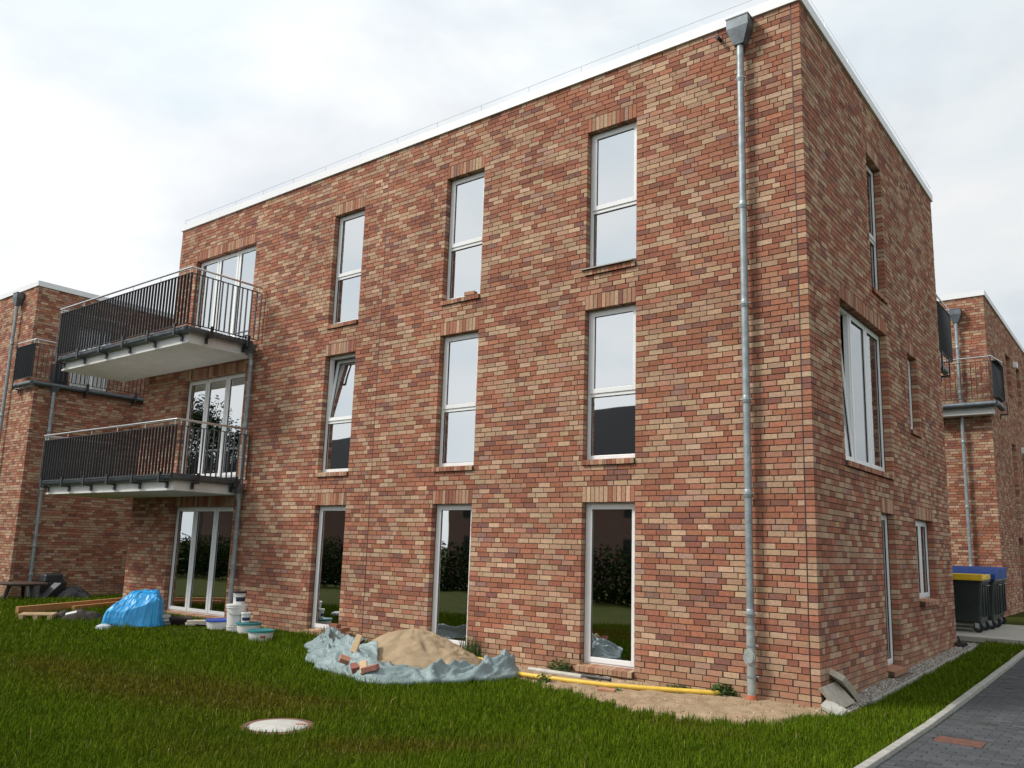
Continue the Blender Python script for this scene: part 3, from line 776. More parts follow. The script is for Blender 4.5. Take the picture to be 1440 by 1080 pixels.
# -- left: lower two storeys reach further right than the top storey
lb = empty('apartment_building', (-27, 4, -.1), 'matching brick apartment building across the lawn with corner roof terrace and dark side wall', 'building')
LXU, LXL, LY = -22.97, -22.36, 0.0
ZT = 120; ZM = 79
TL = frame((0, LY, 0), (1, 0, 0), (0, 1, 0)); NL = frame_np((0, LY, 0), (1, 0, 0), (0, 1, 0))
def wall_pair(parent, xr, k0, k1, xl, ydeep, seed, side_holes=()):
    Tf = frame((0, LY, 0), (1, 0, 0), (0, 1, 0)); Nf = frame_np((0, LY, 0), (1, 0, 0), (0, 1, 0))
    Ts = frame((xr, LY, 0), (0, 1, 0), (-1, 0, 0)); Ns = frame_np((xr, LY, 0), (0, 1, 0), (-1, 0, 0))
    mbw = MB(); sheet(mbw, Tf, xl, xr - .009, k0 * C, k1 * C, [], .009); wfr = mbw.build('front_wall', M['mortar'], parent)
    ms = MB(); sheet(ms, Ts, .009, ydeep, k0 * C, k1 * C, [(a, b, kb * C, kt * C) for a, b, kb, kt in side_holes], .009, .3); wsd = ms.build('side_wall', M['mortar'], parent)
    brick_mesh('brickwork', lay(xl, xr, k0, k1, [], seed), Nf, M['brick'], wfr)
    brick_mesh('brickwork', lay(0.112, ydeep, k0, k1, [(a, b, kb, kt + 3) for a, b, kb, kt in side_holes], seed + 5), Ns, M['brick'], wsd)
    for i, (a, b, kb, kt) in enumerate(side_holes):
        soldiers(parent, Ts, Ns, a, b, kt, seed + 30 + i, individual=False); window(parent, Ts, a, b, kb, kt, 'two')
wall_pair(lb, LXL, -4, ZM, -31, 9, 700)
wall_pair(lb, LXU, ZM, ZT, -31, 9, 730, side_holes=[(1.22, 2.4, ZM + 1, 108)])
t0 = ZT * C + .002
rf = MB(); rf.box((-31, LY - .04, t0), (LXU + .04, LY + .25, t0 + .16)); rf.box((LXU - .2, LY + .252, t0), (LXU + .04, 9, t0 + .16)); rf.build('roof_edge', M['fascia'], lb)
MB().box((-31, .25, ZT * C - .2), (LXU - .2, 9, ZT * C + .05)).build('roof', M['roof'], lb)
MB().box((LXU - .8, -.002, ZM * C - .03), (LXL - .02, 9, ZM * C + .05)).build('terrace', M['concrete'], lb)
gt = MB(); gutter(gt, [(-23.45, -.11, ZM * C + .06), (LXL + .1, -.11, ZM * C + .06)], .07); gutter(gt, [(LXL + .1, -.11, ZM * C + .06), (LXL + .1, 8.5, ZM * C + .06)], .07)
gto = gt.build('gutter', M['zinc_dark'], lb, smooth=True)
lt = MB().box((LXL - .02, -.03, ZM * C + .11), (LXL + .12, 8.5, ZM * C + .135)).build('terrace_railing', M['rail'], lb)
railing(lt, [(-23.35, -.2), (LXL + .2, -.2), (LXL + .2, 8.5)], ZM * C + .2, ZM * C + 1.2, ZM * C + 1.31, .125)
for yv in (1.4, 2.9, 4.4): bracket(lt, LXL + .2, yv, ZM * C + .2, 1, 0, ZM * C - .05)
bracket(lt, -23.3, -.2, ZM * C + .2, 0, -1, ZM * C - .05)
MB().box((LXL - .25, .5, ZM * C + .14), (LXL - .02, .9, ZM * C + .75)).build('planter', M['rail'], lt)
downpipe(lb, -24.05, -.12, 8.6, -.1, [7.4, 5.2, 3.0, 1.0], (0, 1, 0))
downpipe(lb, LXL + .12, .50, 5.95, .0, [4.7, 3.0, 1.4, .6], (-1, 0, 0), hopper=False, name='terrace_downpipe')
h = MB(); h.hexa([(LXL + .06, .44, 5.85), (LXL + .18, .44, 5.85), (LXL + .18, .56, 5.85), (LXL + .06, .56, 5.85)], [(LXL + .0, .36, 6.02), (LXL + .24, .36, 6.02), (LXL + .24, .64, 6.02), (LXL + .0, .64, 6.02)]); h.build('hopper', M['zinc_dark'], lb)
# -- rear right
LYs = LY
LY = 15.7
rbld = empty('apartment_building', (-3, 19, .3), 'brick apartment building behind the bins with corner balcony and narrow windows', 'building')
RX = -.24
Tf = frame((0, LY, 0), (1, 0, 0), (0, 1, 0)); Ts = frame((RX, LY, 0), (0, 1, 0), (-1, 0, 0)); Ns = frame_np((RX, LY, 0), (0, 1, 0), (-1, 0, 0))
wins = []
for yy in (3.6, 5.9, 9.0, 12.0):
    for kb, kt in ((91, 109), (40, 71), (4, 33)): wins.append((yy, yy + .95, kb, kt))
wall_pair(rbld, RX, 0, 121, -9, 15, 800, side_holes=wins)
t0 = 121 * C + .002
rf = MB(); rf.box((-9, LY - .04, t0), (RX + .04, LY + .25, t0 + .15)); rf.box((RX - .2, LY + .252, t0), (RX + .04, LY + 15, t0 + .15)); rf.build('roof_edge', M['fascia'], rbld)
MB().box((-9, LY + .25, t0 - .2), (RX - .2, LY + 15, t0 + .05)).build('roof', M['roof'], rbld)
downpipe(rbld, -.95, LY - .13, 8.42, .25, [7.7, 6.4, 5.0, 3.2, 1.6], (0, 1, 0))
s = MB(); s.box((-3.6, LY - .35, 5.72), (RX + .1, LY - .002, 5.92)); rb2 = s.build('balcony', M['concrete'], rbld)
gt = MB(); gutter(gt, [(-3.6, LY - .44, 5.98), (RX + .2, LY - .44, 5.98)], .085); gutter(gt, [(RX + .2, LY - .44, 5.98), (RX + .2, LY + .6, 5.98)], .085); gt.build('gutter', M['zinc_dark'], rb2, smooth=True)
railing(rb2, [(-3.6, LY - .5), (RX + .16, LY - .5), (RX + .28, LY + .5)], 6.14, 7.16, 7.28, .13)
bracket(rb2, RX + .3, LY + .55, 6.1, 1, 0, 5.8)
for px, py in ((1425, 514), (1437, 634)):
    q = hit(px, py, 0, RX); MB().box((RX - .02, q[1] - .1, q[2] - .1), (RX + .12, q[1] + .1, q[2] + .1)).build('wall_lamp', M['pvc'], rbld, bevel=.02)
LY = LYs

# ================================================================== OBJECTS
from mathutils import noise as mnoise
def nz(x, y, z=0.0, s=1.0): return mnoise.noise(Vector((x * s, y * s, z)))

def grid_mesh(name, P, mat, parent=None, smooth=True, thick=0.0, label=None, cat=None, sub=0):
    """P: (n,m,3) array of world points"""
    n, m_ = P.shape[:2]; I0 = (np.arange(n - 1)[:, None] * m_ + np.arange(m_ - 1)[None]).ravel()
    o = nmesh(name, P.reshape(-1, 3), np.stack([I0, I0 + m_, I0 + m_ + 1, I0 + 1], 1), mat, parent, smooth=smooth)
    if thick:
        md = o.modifiers.new('thickness', 'SOLIDIFY'); md.thickness = thick; md.offset = 0
    if label: tag(o, label, cat)
    return o

M['sand'] = pmat('sand', (.29, .215, .135), .95, col2=(.40, .305, .20), scale=5, bump=.7, bscale=70, bdist=.012, spec=.1)
M['sand_damp'] = pmat('sandy_soil', (.27, .185, .115), .95, col2=(.41, .31, .205), scale=4, bump=.8, bscale=45, bdist=.015, spec=.1)

# ---- bare sandy soil along the wall
_sx = np.array([-4.6, -4.0, -3.3, -2.5, -2.0, -1.2, -.5, -.1, .2]); _sy = np.array([-.35, -.75, -1.15, -1.35, -1.62, -1.75, -1.62, -1.1, -.25])
def sand_edge(x): return np.interp(x, _sx, _sy) + .12 * np.sin(np.asarray(x) * 9.0) * .5 + .06 * np.sin(np.asarray(x) * 23 + 1)
n, m_ = 140, 60
xs = np.linspace(-4.6, .2, n); P = np.zeros((n, m_, 3))
for i, x in enumerate(xs):
    e = float(sand_edge(x)); ys = np.linspace(.02 if x < 0 else -.05, e, m_)
    for j, y in enumerate(ys):
        t = j / (m_ - 1); ed = min(1, min(t * 9 + .7, (1 - t) * 6, (x + 4.6) * 3, (.2 - x) * 5 + .15))
        P[i, j] = (x, y, float(gz(x, y)) - .02 + .05 * ed + ed * (.022 * nz(x, y, 0, 3) + .016 * nz(x, y, 4, 9) + .008 * nz(x, y, 2, 22)))
o = grid_mesh('sandy_soil', P, M['sand_damp']); tag(o, 'strip of bare sandy soil at the foot of the brick wall', 'soil', kind='structure')

# scattered crumbs and stones on the bare soil
rs = np.random.default_rng(31); n = 420
cx_, cy_ = rs.uniform(-4.2, .1, n), rs.uniform(0, 1, n)
cy_ = sand_edge(cx_) * cy_ * .95 - .05
szs = rs.uniform(.004, .016, (n, 1, 1)) * rs.uniform(.6, 1.4, (n, 1, 3))
Pq = oct_v[None] * szs + rs.normal(0, .002, (n, 6, 3)) + np.stack([cx_, cy_, gz(cx_, cy_) + .03], -1)[:, None]
cc_ = np.array([(.42, .32, .22), (.55, .5, .42), (.33, .15, .09), (.28, .22, .16)])[rs.choice(4, n, p=[.5, .15, .12, .23])]
o = nmesh('crumbs', Pq.reshape(-1, 3), (oct_f[None] + (np.arange(n) * 6)[:, None, None]).reshape(-1, 3), M['pebble'], None, np.repeat(cc_, 8, 0)); tag(o, 'small stones and crumbs scattered on the sandy soil', 'stones', kind='stuff')

# ---- sand heap
HC = np.array([-5.40, -1.22]); HR = (1.28, .98); HH = .62
def heap_h(x, y):
    dx, dy = x - HC[0], y - HC[1]; a = .35
    u = (dx * math.cos(a) + dy * math.sin(a)) / HR[0]; v = (-dx * math.sin(a) + dy * math.cos(a)) / HR[1]
    rr_ = math.hypot(u, v)
    h = HH * max(0.0, 1 - rr_) if rr_ > .18 else HH * (.82 + (.0 if rr_ >= .18 else (.18 - rr_) * .45))
    return h
n = 110; P = np.zeros((n, n, 3))
for i, a in enumerate(np.linspace(0, 2 * math.pi, n)):
    for j, q in enumerate(np.linspace(0, 1.02, n)):
        ph = .35; u, v = q * math.cos(a) * HR[0], q * math.sin(a) * HR[1]
        x = HC[0] + u * math.cos(ph) - v * math.sin(ph); y = HC[1] + u * math.sin(ph) + v * math.cos(ph)
        wob = 1 + .10 * nz(math.cos(a) * 1.5, math.sin(a) * 1.5, 7)
        z = heap_h(HC[0] + (x - HC[0]) / wob, HC[1] + (y - HC[1]) / wob)
        rough = (min(1, (1 - q) * 5 + .05) if q < 1 else 0) * min(1, q * 2.5)
        gull = abs(nz(math.cos(a) * 3, math.sin(a) * 3, q * 1.5)) * .07 + .045 * nz(x, y, 1, 4.5) + .05 * max(0, nz(x, y, 8, 7)) * (1 if x > HC[0] else .3) + .018 * nz(x, y, 5, 14) + .008 * nz(x, y, 9, 35)
        P[i, j] = (x, y, float(gz(x, y)) - .03 + z + gull * rough)
P[-1] = P[0]
heap = grid_mesh('sand_heap', P, M['sand'], label='heap of pale building sand half wrapped in a grey tarpaulin', cat='sand heap')

# ---- grey tarpaulin round the front of the heap
def tarp_mat(name, c, c2, rough=.42):
    return pmat(name, c, rough, col2=c2, scale=3, bump=.7, bscale=11, bdist=.03, spec=.5)
M['tarp'] = tarp_mat('grey_tarpaulin', (.165, .228, .235), (.225, .295, .297), .5)
path_pts = [ghit(*p)[:2] for p in ((462, 905), (458, 925), (470, 938), (505, 950), (530, 958), (570, 958), (620, 958), (665, 957), (700, 953), (722, 948))]
path_pts = np.array(path_pts)
d_ = np.r_[0, np.cumsum(np.linalg.norm(np.diff(path_pts, axis=0), axis=1))]
ns, nt_ = 230, 60
ss = np.linspace(0, d_[-1], ns); cxp = np.interp(ss, d_, path_pts[:, 0]); cyp = np.interp(ss, d_, path_pts[:, 1])
ker = np.hanning(33); ker /= ker.sum()
pad_ = lambda q: np.convolve(np.pad(q, 16, mode='edge'), ker, 'valid')
cxp, cyp = pad_(cxp), pad_(cyp)
P = np.zeros((ns, nt_, 3)); rt_ = np.random.default_rng(12)
for i in range(ns):
    a, b = max(i - 7, 0), min(i + 7, ns - 1); t = np.array([cxp[b] - cxp[a], cyp[b] - cyp[a]]); t /= np.linalg.norm(t); nrm = np.array([-t[1], t[0]])   # towards the heap
    s_ = ss[i]
    wo = .30 + .14 * nz(s_, 3, 0, 1.1) + .10 * nz(s_, 9, 0, 3.3); wi = .36 + .26 * nz(s_, 5, 2, 1.2) + .13 * nz(s_, 1, 2, 3.1)
    tap = min(1, .45 + i / 28, .4 + (ns - 1 - i) / 28)
    for j in range(nt_):
        q = j / (nt_ - 1); off = (-wo + (wo + wi) * q) * tap
        x, y = cxp[i] + nrm[0] * off, cyp[i] + nrm[1] * off
        g0 = float(gz(x, y)); hh = heap_h(x, y)
        w1 = nz(s_ * .9, off * 2.2, 2, 1.6)
        rg = lambda f, seed, wid: max(0.0, 1 - abs(nz(s_ + .5 * w1, off * 1.7 + .4 * w1, seed, f)) / wid)
        fold = rg(1.3, 2, .32) ** 1.2 * .11 + rg(2.6, 8, .22) * .055 + rg(4.8, 14, .18) * .026 + rg(8.5, 21, .2) * .012 + .008 * nz(s_, off, 3, 9)
        ends = .10 * math.exp(-((s_ - .75) / .3) ** 2) + .11 * math.exp(-((s_ - d_[-1] + .3) / .25) ** 2) + .08 * math.exp(-((s_ - d_[-1] * .52) / .3) ** 2)
        lift = .04 + .07 * math.exp(-((q - .5) / .3) ** 2) + ends * math.exp(-((q - .55) / .33) ** 2)
        env = min(1, .3 + q * 2.2) * min(1, .5 + (1 - q) * 1.6)
        jt = rt_.normal(0, .0018, 3)
        P[i, j] = (x + jt[0], y + jt[1], max(g0 + .012, g0 + hh * .98 + lift + fold * env + jt[2] * .9 - (.05 if j == 0 else 0)))
tarp = grid_mesh('tarpaulin', P, M['tarp'], thick=.004, label='crumpled grey-green tarpaulin bunched round the front of the sand heap', cat='tarpaulin', smooth=True)

# ---- timber offcuts and bricks weighing the tarpaulin down
M['wood'] = pmat('fresh_timber', (.52, .36, .19), .8, col2=(.64, .47, .28), scale=12, bump=.2, bscale=40)
M['wood_o'] = pmat('larch_beam', (.42, .19, .07), .75, col2=(.52, .26, .10), scale=6, bump=.2, bscale=40)
TP = P.reshape(-1, 3).copy()
def at_tarp(px, py, up=.0):
    v = TP - CAM; d = v @ FWD; e = (PX + FOC * (v @ RIGHT) / d - px) ** 2 + (PY - FOC * (v @ UPV) / d - py) ** 2
    k = np.argsort(e)[:12]; return TP[k[np.argmin(d[k])]].copy()
p = at_tarp(501, 914); o = MB().obox((p[0], p[1], p[2] + .09), (.08, .05, .24), (R(-22), R(12), R(30))).build('timber_offcut', M['wood'], bevel=.004, origin=(p[0], p[1], p[2] - .07)); tag(o, 'short pale timber offcut standing upright on the grey tarpaulin', 'timber')
p = at_tarp(508, 944); o = MB().obox((p[0], p[1], p[2] + .06), (.09, .05, .17), (R(-40), R(-14), R(40))).build('timber_offcut', M['wood'], bevel=.004, origin=(p[0], p[1], p[2] - .05)); tag(o, 'short timber offcut leaning among the bricks on the grey tarpaulin', 'timber')
def loose_brick(px, py, up, rot, colr, label, plane=None, group=None):
    p = plane if plane is not None else at_tarp(px, py) + np.array([0, 0, .025])
    mb = MB(); mb.obox((p[0], p[1], p[2]), (.21, .1, .065), rot)
    o = mb.build('loose_brick', pmat('loose_brick', colr, .9, var=.2, scale=18, bump=.5, bscale=100), bevel=.003, origin=tuple(p)); tag(o, label, 'brick', group); return o
loose_brick(487, 931, .21, (R(30), R(20), R(60)), (.42, .2, .13), 'orange-pink brick lying tilted on the left part of the grey tarpaulin')
loose_brick(521, 941, .24, (R(5), R(-16), R(25)), (.34, .14, .11), 'dark red brick lying between folds of the grey tarpaulin beside the offcut')
loose_brick(498, 939, .19, (R(12), R(10), R(-35)), (.24, .08, .06), 'small dark red brick half buried under the tarpaulin fold')
p = ghit(853, 972, .03); loose_brick(0, 0, 0, (R(6), R(3), R(20)), (.40, .2, .12), 'single brick lying on the sandy soil below the yellow pipe', plane=p)
loose_brick(0, 0, 0, (0, 0, R(4)), (.40, .21, .14), 'brick lying on the sill of a top-floor window', plane=(-5.68, .03, 77 * C + .125))

# ---- brick stack by the narrow ground-floor window
SB = (-8.05, -.30); rs2 = np.random.default_rng(8); bk = 0
for lv in range(5):
    for a in range(2 if lv < 4 else 1):
        for b in range(2):
            if lv == 4 and b == 1: continue
            if lv == 3 and a == 1 and b == 1: continue
            zc = float(gz(*SB)) - .02 + .033 + lv * .067
            if lv % 2: c0, sz_ = (SB[0] - .055 + a * .11, SB[1] + (b - .5) * .215), (.1, .21, .065)
            else: c0, sz_ = (SB[0] + (b - .5) * .215, SB[1] - .055 + a * .11), (.21, .1, .065)
            cl = _pc[[0, 1, 2, 3, 4, 9][rs2.integers(6)]] * rs2.uniform(.8, 1.05)
            key = ('stk', lv % 2)
            if key not in SHARED: SHARED[key] = MB().box((-sz_[0] / 2, -sz_[1] / 2, -.0325), (sz_[0] / 2, sz_[1] / 2, .0325)).mesh('stacked_brick')
            o = link_mesh('stacked_brick', SHARED[key], M['brick1'], None, (c0[0] + rs2.normal(0, .008), c0[1] + rs2.normal(0, .008), zc)); o.rotation_euler = (0, 0, rs2.normal(0, .05)); o.color = (*cl, 1)
            tag(o, 'brick in the small stack against the wall beside the sand heap', 'brick', 'bricks stacked by the ground-floor window')

# ---- board lying on the sill of the right top-floor window
o = MB().hexa([(-3.40, -.075, 77 * C + .085), (-2.50, -.075, 77 * C + .085), (-2.50, .09, 77 * C + .105), (-3.40, .09, 77 * C + .105)], [(-3.40, -.075, 77 * C + .10), (-2.50, -.075, 77 * C + .10), (-2.50, .09, 77 * C + .155), (-3.40, .09, 77 * C + .155)]).build('sill_board', pmat('grey_board', (.36, .35, .30), .7, var=.15), origin=(-2.95, 0, 77 * C + .1)); tag(o, 'grey board lying on the sill of a top-floor window', 'board')

# ---- pipes on the ground
def pipe_obj(name, pts, r_, mat, label, n=12):
    mb = MB(); mb.tube(pts, r_, n); o = mb.build(name, mat, smooth=True, origin=tuple(pts[0])); return tag(o, label, 'pipe')
M['yellow'] = pmat('yellow_plastic', (.68, .45, .055), .5, var=.12, scale=10, bump=.1)
yp = []
for px, py in ((655, 908), (690, 930), (725, 947), (760, 952), (800, 957), (850, 963), (900, 967), (955, 971), (1012, 975)):
    q = ghit(px, py, .055); q[1] = min(q[1], -.06); yp.append(tuple(q))
ypo = MB(); ypo.tube([yp[0]] + yp, .030, 12); pipe_y = tag(ypo.build('yellow_pipe', M['yellow'], smooth=True, origin=yp[4]), 'long yellow plastic pipe lying along the foot of the wall', 'pipe')
q0 = ghit(731, 943, .05); q1 = ghit(775, 949, .05); q2 = ghit(812, 953, .05)
for q in (q0, q1, q2): q[1] = max(min(q[1], -.05), -.4)
pipe_obj('white_pipe', [tuple(q0), tuple(q1), tuple(q2)], .035, pmat('white_pipe', (.42, .40, .35), .6), 'short dirty white pipe behind the yellow pipe')
q1 = ghit(800, 951, .05); q2 = ghit(853, 957, .05)
for q in (q1, q2): q[1] = max(min(q[1], -.08), -.3)
pipe_obj('black_pipe', [tuple(q1), tuple((q1 + q2) / 2), tuple(q2)], .026, pmat('black_pipe', (.03, .03, .032), .5), 'short black pipe lying below the window sill')

# ---- weeds
def leaf_mat(name, c, c2): 
    mt = pmat(name, c, .6, col2=c2, scale=6, bump=0, spec=.3); return mt
M['weed'] = leaf_mat('weed_leaf', (.035, .075, .018), (.075, .13, .03))
def weed(px, py, rad, h, nl, label, seed, tall=False, pos=None):
    r_ = np.random.default_rng(seed); p = pos if pos is not None else ghit(px, py, .0); p = np.array(p, float)
    p[1] = min(p[1], -.07); mb = MB()
    for k in range(nl):
        a = r_.uniform(0, 6.28); d = rad * math.sqrt(r_.random()); b = np.array([p[0] + d * math.cos(a), min(p[1] + d * math.sin(a), -.02), p[2]])
        if tall:
            hh = h * r_.uniform(.5, 1.1); lean = r_.normal(0, .18, 2) * hh; w = .006; c = r_.uniform(0, 6.28); s_ = np.array([math.cos(c), math.sin(c), 0]) * w
            mid = b + np.array([lean[0] * .35, min(lean[1] * .35, .02), hh * .6]); top = b + np.array([lean[0], min(lean[1], .03), hh])
            mb.add([b - s_, b + s_, mid + s_ * .8, mid - s_ * .8, top], [(0, 1, 2, 3), (3, 2, 4)])
        else:
            hh = h * r_.uniform(.15, 1) * (1 - .5 * (d / rad) ** 2); c = r_.uniform(0, 6.28); L = r_.uniform(.025, .055); W_ = L * .42; til = r_.uniform(-.3, .7)
            t = np.array([math.cos(c), math.sin(c), til]) * L; s_ = np.array([-math.sin(c), math.cos(c), r_.normal(0, .3)]) * W_; o_ = b + np.array([0, 0, hh])
            mb.add([o_, o_ + t * .5 + s_, o_ + t, o_ + t * .5 - s_ + np.array([0, 0, .006])], [(0, 1, 2, 3)])
            if k % 5 == 0: mb.add([b - (.002, 0, 0), b + (.002, 0, 0), o_ + (.002, 0, 0), o_ - (.002, 0, 0)], [(0, 1, 2, 3)])
    o = mb.build('weed', M['weed'], origin=tuple(p)); return tag(o, label, 'weed')
weed(787, 948, .17, .22, 260, 'leafy weed clump between the white pipe and the wall', 1)
weed(1031, 976, .17, .16, 320, 'low leafy weed clump at the end of the yellow pipe', 2)
weed(968, 968, .15, .07, 130, 'flat strip of small weeds behind the yellow pipe', 3)
weed(765, 962, .10, .13, 90, 'small weed clump between tarpaulin and yellow pipe', 4)
weed(868, 974, .07, .04, 50, 'tiny weed beside the single brick on the soil', 5)
weed(683, 925, .20, .40, 110, 'tuft of tall grass growing by the wall behind the tarpaulin', 6, tall=True)
weed(479, 897, .14, .25, 70, 'tuft of tall grass in front of the brick stack', 7, tall=True)

# ---- manhole
mc = ghit(391, 1022); MHC = (mc[0], mc[1])
mh = empty('manhole', (mc[0], mc[1], mc[2] - .02), 'round pale concrete manhole cover with brick-red rim in the grass', 'manhole')
MB().lathe((mc[0], mc[1], mc[2] - .03), [(.275, .0), (.355, .0), (.355, .035), (.345, .042), (.287, .042), (.28, .035), (.275, .0)], 40, caps=False).build('rim', pmat('red_rim', (.17, .085, .06), .85, var=.3), mh, smooth=True)
MB().lathe((mc[0], mc[1], mc[2] - .03), [(.275, .0), (.275, .04), (.268, .045)], 40).build('cover', pmat('pale_concrete', (.44, .435, .40), .85, var=.12, scale=7, bump=.2), mh, smooth=True)
o = MB(); o.obox((mc[0] + .12, mc[1] + .17, mc[2] + .014), (.10, .03, .012), (0, 0, R(35))); o.build('lifting_slot', M['clay'], mh)

# ---- rusty plate set in the paving
pl = MB().box((plate_a[0], plate_b[0], -.03), (plate_a[1], plate_b[1], .004)); plz = pl.build('cover_plate', pmat('rusty_iron', (.085, .035, .024), .75, col2=(.15, .06, .04), scale=14, bump=.6, bscale=60), bevel=.004); tag(plz, 'rusty red-brown iron cover plate set in the dark paving', 'cover plate')
MB().box((plate_a[0] - .012, plate_b[0] - .012, -.03), (plate_a[1] + .012, plate_b[1] + .012, -.002)).build('surround', M['joint'], plz)

# ---- concrete slabs by the corner
M['slab'] = pmat('grey_slab', (.36, .33, .27), .9, var=.2, scale=14, bump=.35, bscale=120)
def slab_from(A, B, D, th, label, mat):
    """flat slab with face corners A, B, B + D - A, D"""
    A, B, D = (np.array(q, float) for q in (A, B, D)); Cc = B + D - A
    nn_ = np.cross(B - A, D - A); nn_ /= np.linalg.norm(nn_)
    if nn_ @ (CAM - A) < 0: nn_ = -nn_
    f = [A, B, Cc, D]; bk_ = [q - nn_ * th for q in f]
    o = MB().hexa(bk_, f).build('paving_slab', mat, bevel=.005, origin=tuple(D)); return tag(o, label, 'slab')
A_, B_, D_2 = hit(1155, 966.5, 0, .03), hit(1176, 957.5, 0, .05), ghit(1183, 998, .03)
slab_from(A_, B_, D_2, .05, 'square grey slab leaning on the building corner with its broad face showing', M['slab'])
A_, B_, D_2 = hit(1184, 958, 0, .16), hit(1189, 951, 0, .19), ghit(1205, 986, .02)
slab_from(A_, B_, D_2, .26, 'thick narrow slab leaning behind the square slab', pmat('pale_slab', (.45, .41, .33), .9, var=.2, scale=14))
A_, B_, D_2 = hit(1153.5, 991, 0, .03), hit(1163, 982, 0, .05), ghit(1182, 1007, .02)
slab_from(A_, B_, D_2, .05, 'pale concrete slab lying lowest under the leaning square slab', pmat('pale_slab3', (.36, .35, .32), .9, var=.15, scale=14))
# ---- waste containers
M['binbody'] = pmat('bin_plastic', (.020, .027, .025), .38, var=.25, scale=3, bump=.1, bscale=60)
M['rubber'] = pmat('rubber', (.015, .015, .015), .8, bump=0)
M['binyellow'] = pmat('yellow_lid', (.72, .46, .02), .42, var=.1); M['binblue'] = pmat('blue_lid', (.012, .055, .24), .6, var=.2, spec=.3)
def container(x1, y0, lid, label, lh=.25):
    """four-wheeled container, long side along x, right end at x1"""
    W_, D_, z0 = 1.30, 1.02, .262
    e = empty('waste_container', (x1 - W_ / 2, y0 + D_ / 2, z0), label, 'bin', 'wheeled waste containers')
    x0 = x1 - W_; b = MB(); i = .06
    zb, zt = z0 + .20, z0 + 1.08
    b.hexa([(x0 + i, y0 + i, zb), (x1 - i, y0 + i, zb), (x1 - i, y0 + D_ - i, zb), (x0 + i, y0 + D_ - i, zb)], [(x0, y0, zt), (x1, y0, zt), (x1, y0 + D_, zt), (x0, y0 + D_, zt)])
    body = b.build('body', M['binbody'], e, bevel=.035)
    b = MB(); b.box((x0 - .025, y0 - .03, zt - .04), (x1 + .025, y0 + D_ + .02, zt + .02)); b.build('rim', M['binbody'], e, bevel=.012)
    for yy in (y0 + .2, y0 + .51, y0 + .82):
        b = MB(); b.box((x1 - .035, yy - .02, zb + .12), (x1 + .006, yy + .02, zt - .05)); b.build('rib', M['binbody'], body)
    n = 9; prof = [(y0 - .035 + (D_ + .06) * t, zt + .025 + lh * math.sin(min(1, t * 1.25) * math.pi / 2) ** .8) for t in np.linspace(0, 1, n)]
    l_ = MB(); vs = []
    for xx in (x0 - .03, x1 + .03): vs += [(xx, yy, zz) for yy, zz in prof] + [(xx, prof[-1][0], zt + .022), (xx, prof[0][0], zt + .005)]
    k_ = n + 2; l_.add(vs, [tuple(range(k_))[::-1], tuple(range(k_, 2 * k_))] + [(q, (q + 1) % k_, (q + 1) % k_ + k_, q + k_) for q in range(k_)])
    l_.build('lid', M[lid], e, bevel=.02)
    l_ = MB(); l_.box((x0 - .045, y0 - .075, zt + .0), (x1 + .045, y0 - .036, zt + .13)); l_.build('lid_lip', M[lid], e, bevel=.012)
    for xx in (x0 + .15, x1 - .15):
        for yy in (y0 + .14, y0 + D_ - .14):
            w = MB(); c = (xx + .03, yy, z0 + .10); w.tube([(c[0] - .001, c[1] - .026, c[2]), (c[0] - .001, c[1] + .026, c[2])], .1, 18); wo = w.build('wheel', M['rubber'], e, smooth=True)
            w = MB(); w.tube([(c[0], c[1] - .029, c[2]), (c[0], c[1] + .029, c[2])], .038, 12); w.build('rim', M['zinc_dark'], wo)
            w = MB(); w.box((xx - .03, yy - .042, z0 + .10), (xx + .05, yy - .032, z0 + .205)); w.box((xx - .03, yy + .032, z0 + .10), (xx + .05, yy + .042, z0 + .205)); w.build('caster_fork', M['cast'], wo)
    h = MB(); h.tube([(x1 - .01, y0 + .3, zt - .11), (x1 + .05, y0 + .3, zt - .11), (x1 + .05, y0 + .72, zt - .11), (x1 - .01, y0 + .72, zt - .11)], .014, 8); h.build('handle', M['binbody'], e)
    return e
container(hit(1385, 850, 1, 10.3)[0], 10.0, 'binyellow', 'dark wheeled waste container with yellow lid beside the building', lh=.10)
container(hit(1402, 850, 1, 11.5)[0], 11.25, 'binblue', 'dark wheeled waste container with blue lid directly behind the yellow-lidded one')
container(hit(1410, 850, 1, 12.8)[0], 12.5, 'binblue', 'dark wheeled waste container with blue lid, farthest from the yellow-lidded one')
p = hit(1352, 908, 0, .12); o = MB(); o.obox((p[0], p[1], p[2] + .03), (.16, .22, .05), (R(8), R(-20), R(25))); o.obox((p[0] - .03, p[1], p[2] + .10), (.03, .03, .14), (R(12), R(-15), 0)); o = o.build('black_bracket', M['rail'], origin=(p[0], p[1], p[2])); tag(o, 'small black bracket lying on the gravel at the far wall corner', 'bracket')

